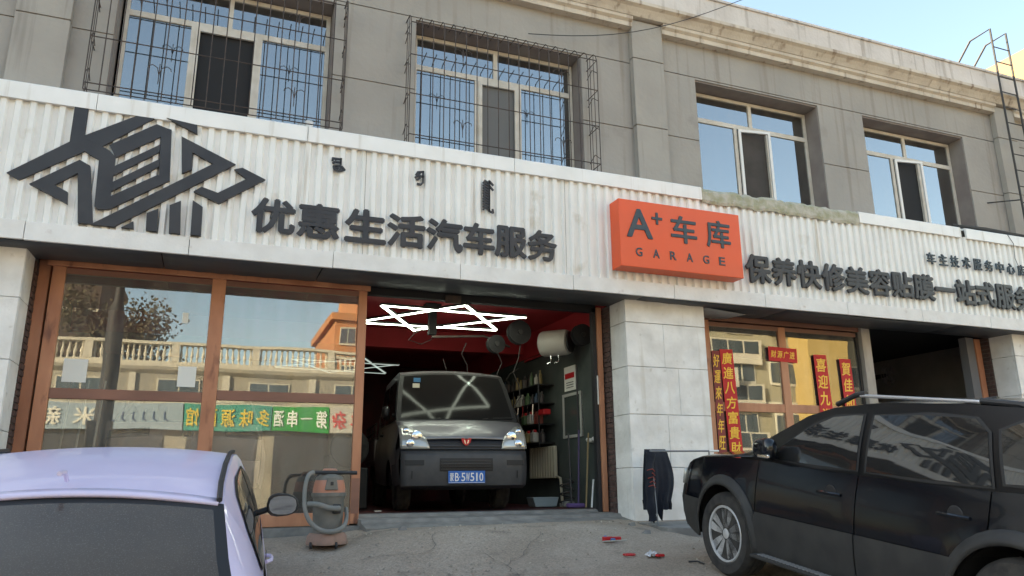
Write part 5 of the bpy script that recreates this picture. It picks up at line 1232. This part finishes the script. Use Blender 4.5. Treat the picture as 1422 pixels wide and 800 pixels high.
for i in range(16):
    a = rs.uniform(0, 6.28); z0 = rs.uniform(5, 10); L_ = rs.uniform(1.5, 3); e = (-6.2+L_*math.cos(a), -41+L_*math.sin(a), z0+rs.uniform(.8, 2.4)); tips.append(e)
    b.tube([(-6.2, -41, z0), ((-6.2+e[0])/2, (-41+e[1])/2, z0+.5), e], [.1, .07, .03], 5)
b.build('trunk', mat('bark', (.05, .04, .03), rough=1), tr)
b = B()
for i in range(5200):
    e = rs.choice(tips); s_ = .75; p = Vector((e[0]+rs.gauss(0, s_), e[1]+rs.gauss(0, s_), e[2]+rs.gauss(0, s_*.8)-.4)); d1 = Vector((rs.gauss(0, 1), rs.gauss(0, 1), rs.gauss(0, 1))).normalized()*.13; d2 = d1.cross(Vector((rs.gauss(0, 1), rs.gauss(0, 1), rs.gauss(0, 1)))).normalized()*.09
    b.add([p-d1, p+d2, p+d1, p-d2], [(0, 1, 2, 3)])
b.build('crown', mat('dry_leaves', (.08, .055, .03), (.05, .05, .025), sc=2, rough=.9), tr, kind='stuff')
flats('glow_blocker', 'unseen grey low block added far to the left to darken the black car reflections', -78, -58, 4, 9.5, mat('grey_render', (.2, .19, .18), rough=.9), 3, 3.2, depth=30, m2=mat('grey_trim', (.3, .28, .25), rough=.9))  # unseen block, added to keep horizon glow off the black car's doors
up = th('utility_pole', 'dark utility pole standing behind the photographer, mirrored in the glass door', 'utility pole', (-2.25, -10.2, gz(-2, -10)))
B().tube([(-2.25, -10.2, -1.6), (-2.25, -10.2, 4.4), (-2.25, -10.2, 4.7), (-2.25, -10.2, 8.5)], [.19, .17, .10, .08], 14).build('pole', mat('dark_pole', (.02, .02, .02), rough=.7), up, smooth=True)
B().box(-2.55, -2.05, -10.35, -10.05, 1.3, 1.9).build('box', m_blk, up, bevel=.02)
B().box(-2.6, -1.9, -10.25, -10.15, 6.2, 6.3).build('cross_arm', m_blk, up)
# far orange block beyond the roof at right, long side facing the street sun
fb_ = th('apartment_block', 'sunlit orange and cream apartment block beyond the roof at the far right', 'building', (52, 12, 0))
m_or2 = mat('orange_tile_wall', (.27, .125, .05), (.23, .11, .045), sc=.4, rough=.9)
B().box(48, 80, 0, 23.4, -1.6, 26.6).build('wall', m_or2, fb_)
B().box(47.4, 80.5, -.5, 23.8, 26.6, 27.6).build('roof_edge', mat('tan_edge', (.22, .16, .11), rough=.9), fb_)
B().box(47.2, 47.998, 20.2, 22.2, -1.6, 26.5).build('stair_bay', mat('cream_bay', (.34, .24, .11), rough=.9), fb_)
for k in range(6):
    y = 18.4-2.9*k
    for z in (19.6, 22.8):
        w = B().box(47.85, 47.998, y-1.0, y+1.0, z, z+1.9).build('window', m_yel2, fb_)
        for s in (-.92, .04): B().box(47.82, 47.849, y+s, y+s+.88, z+.12, z+1.78).build('pane', m_win, w)
    B().box(47.9, 47.998, y-1.3, y+1.3, 24.9, 26.4).build('vent_band', mat('louvre', (.38, .26, .2), (.5, .36, .26), sc=3, stretch=(.1, .1, 8), lo=.48, hi=.52), fb_)
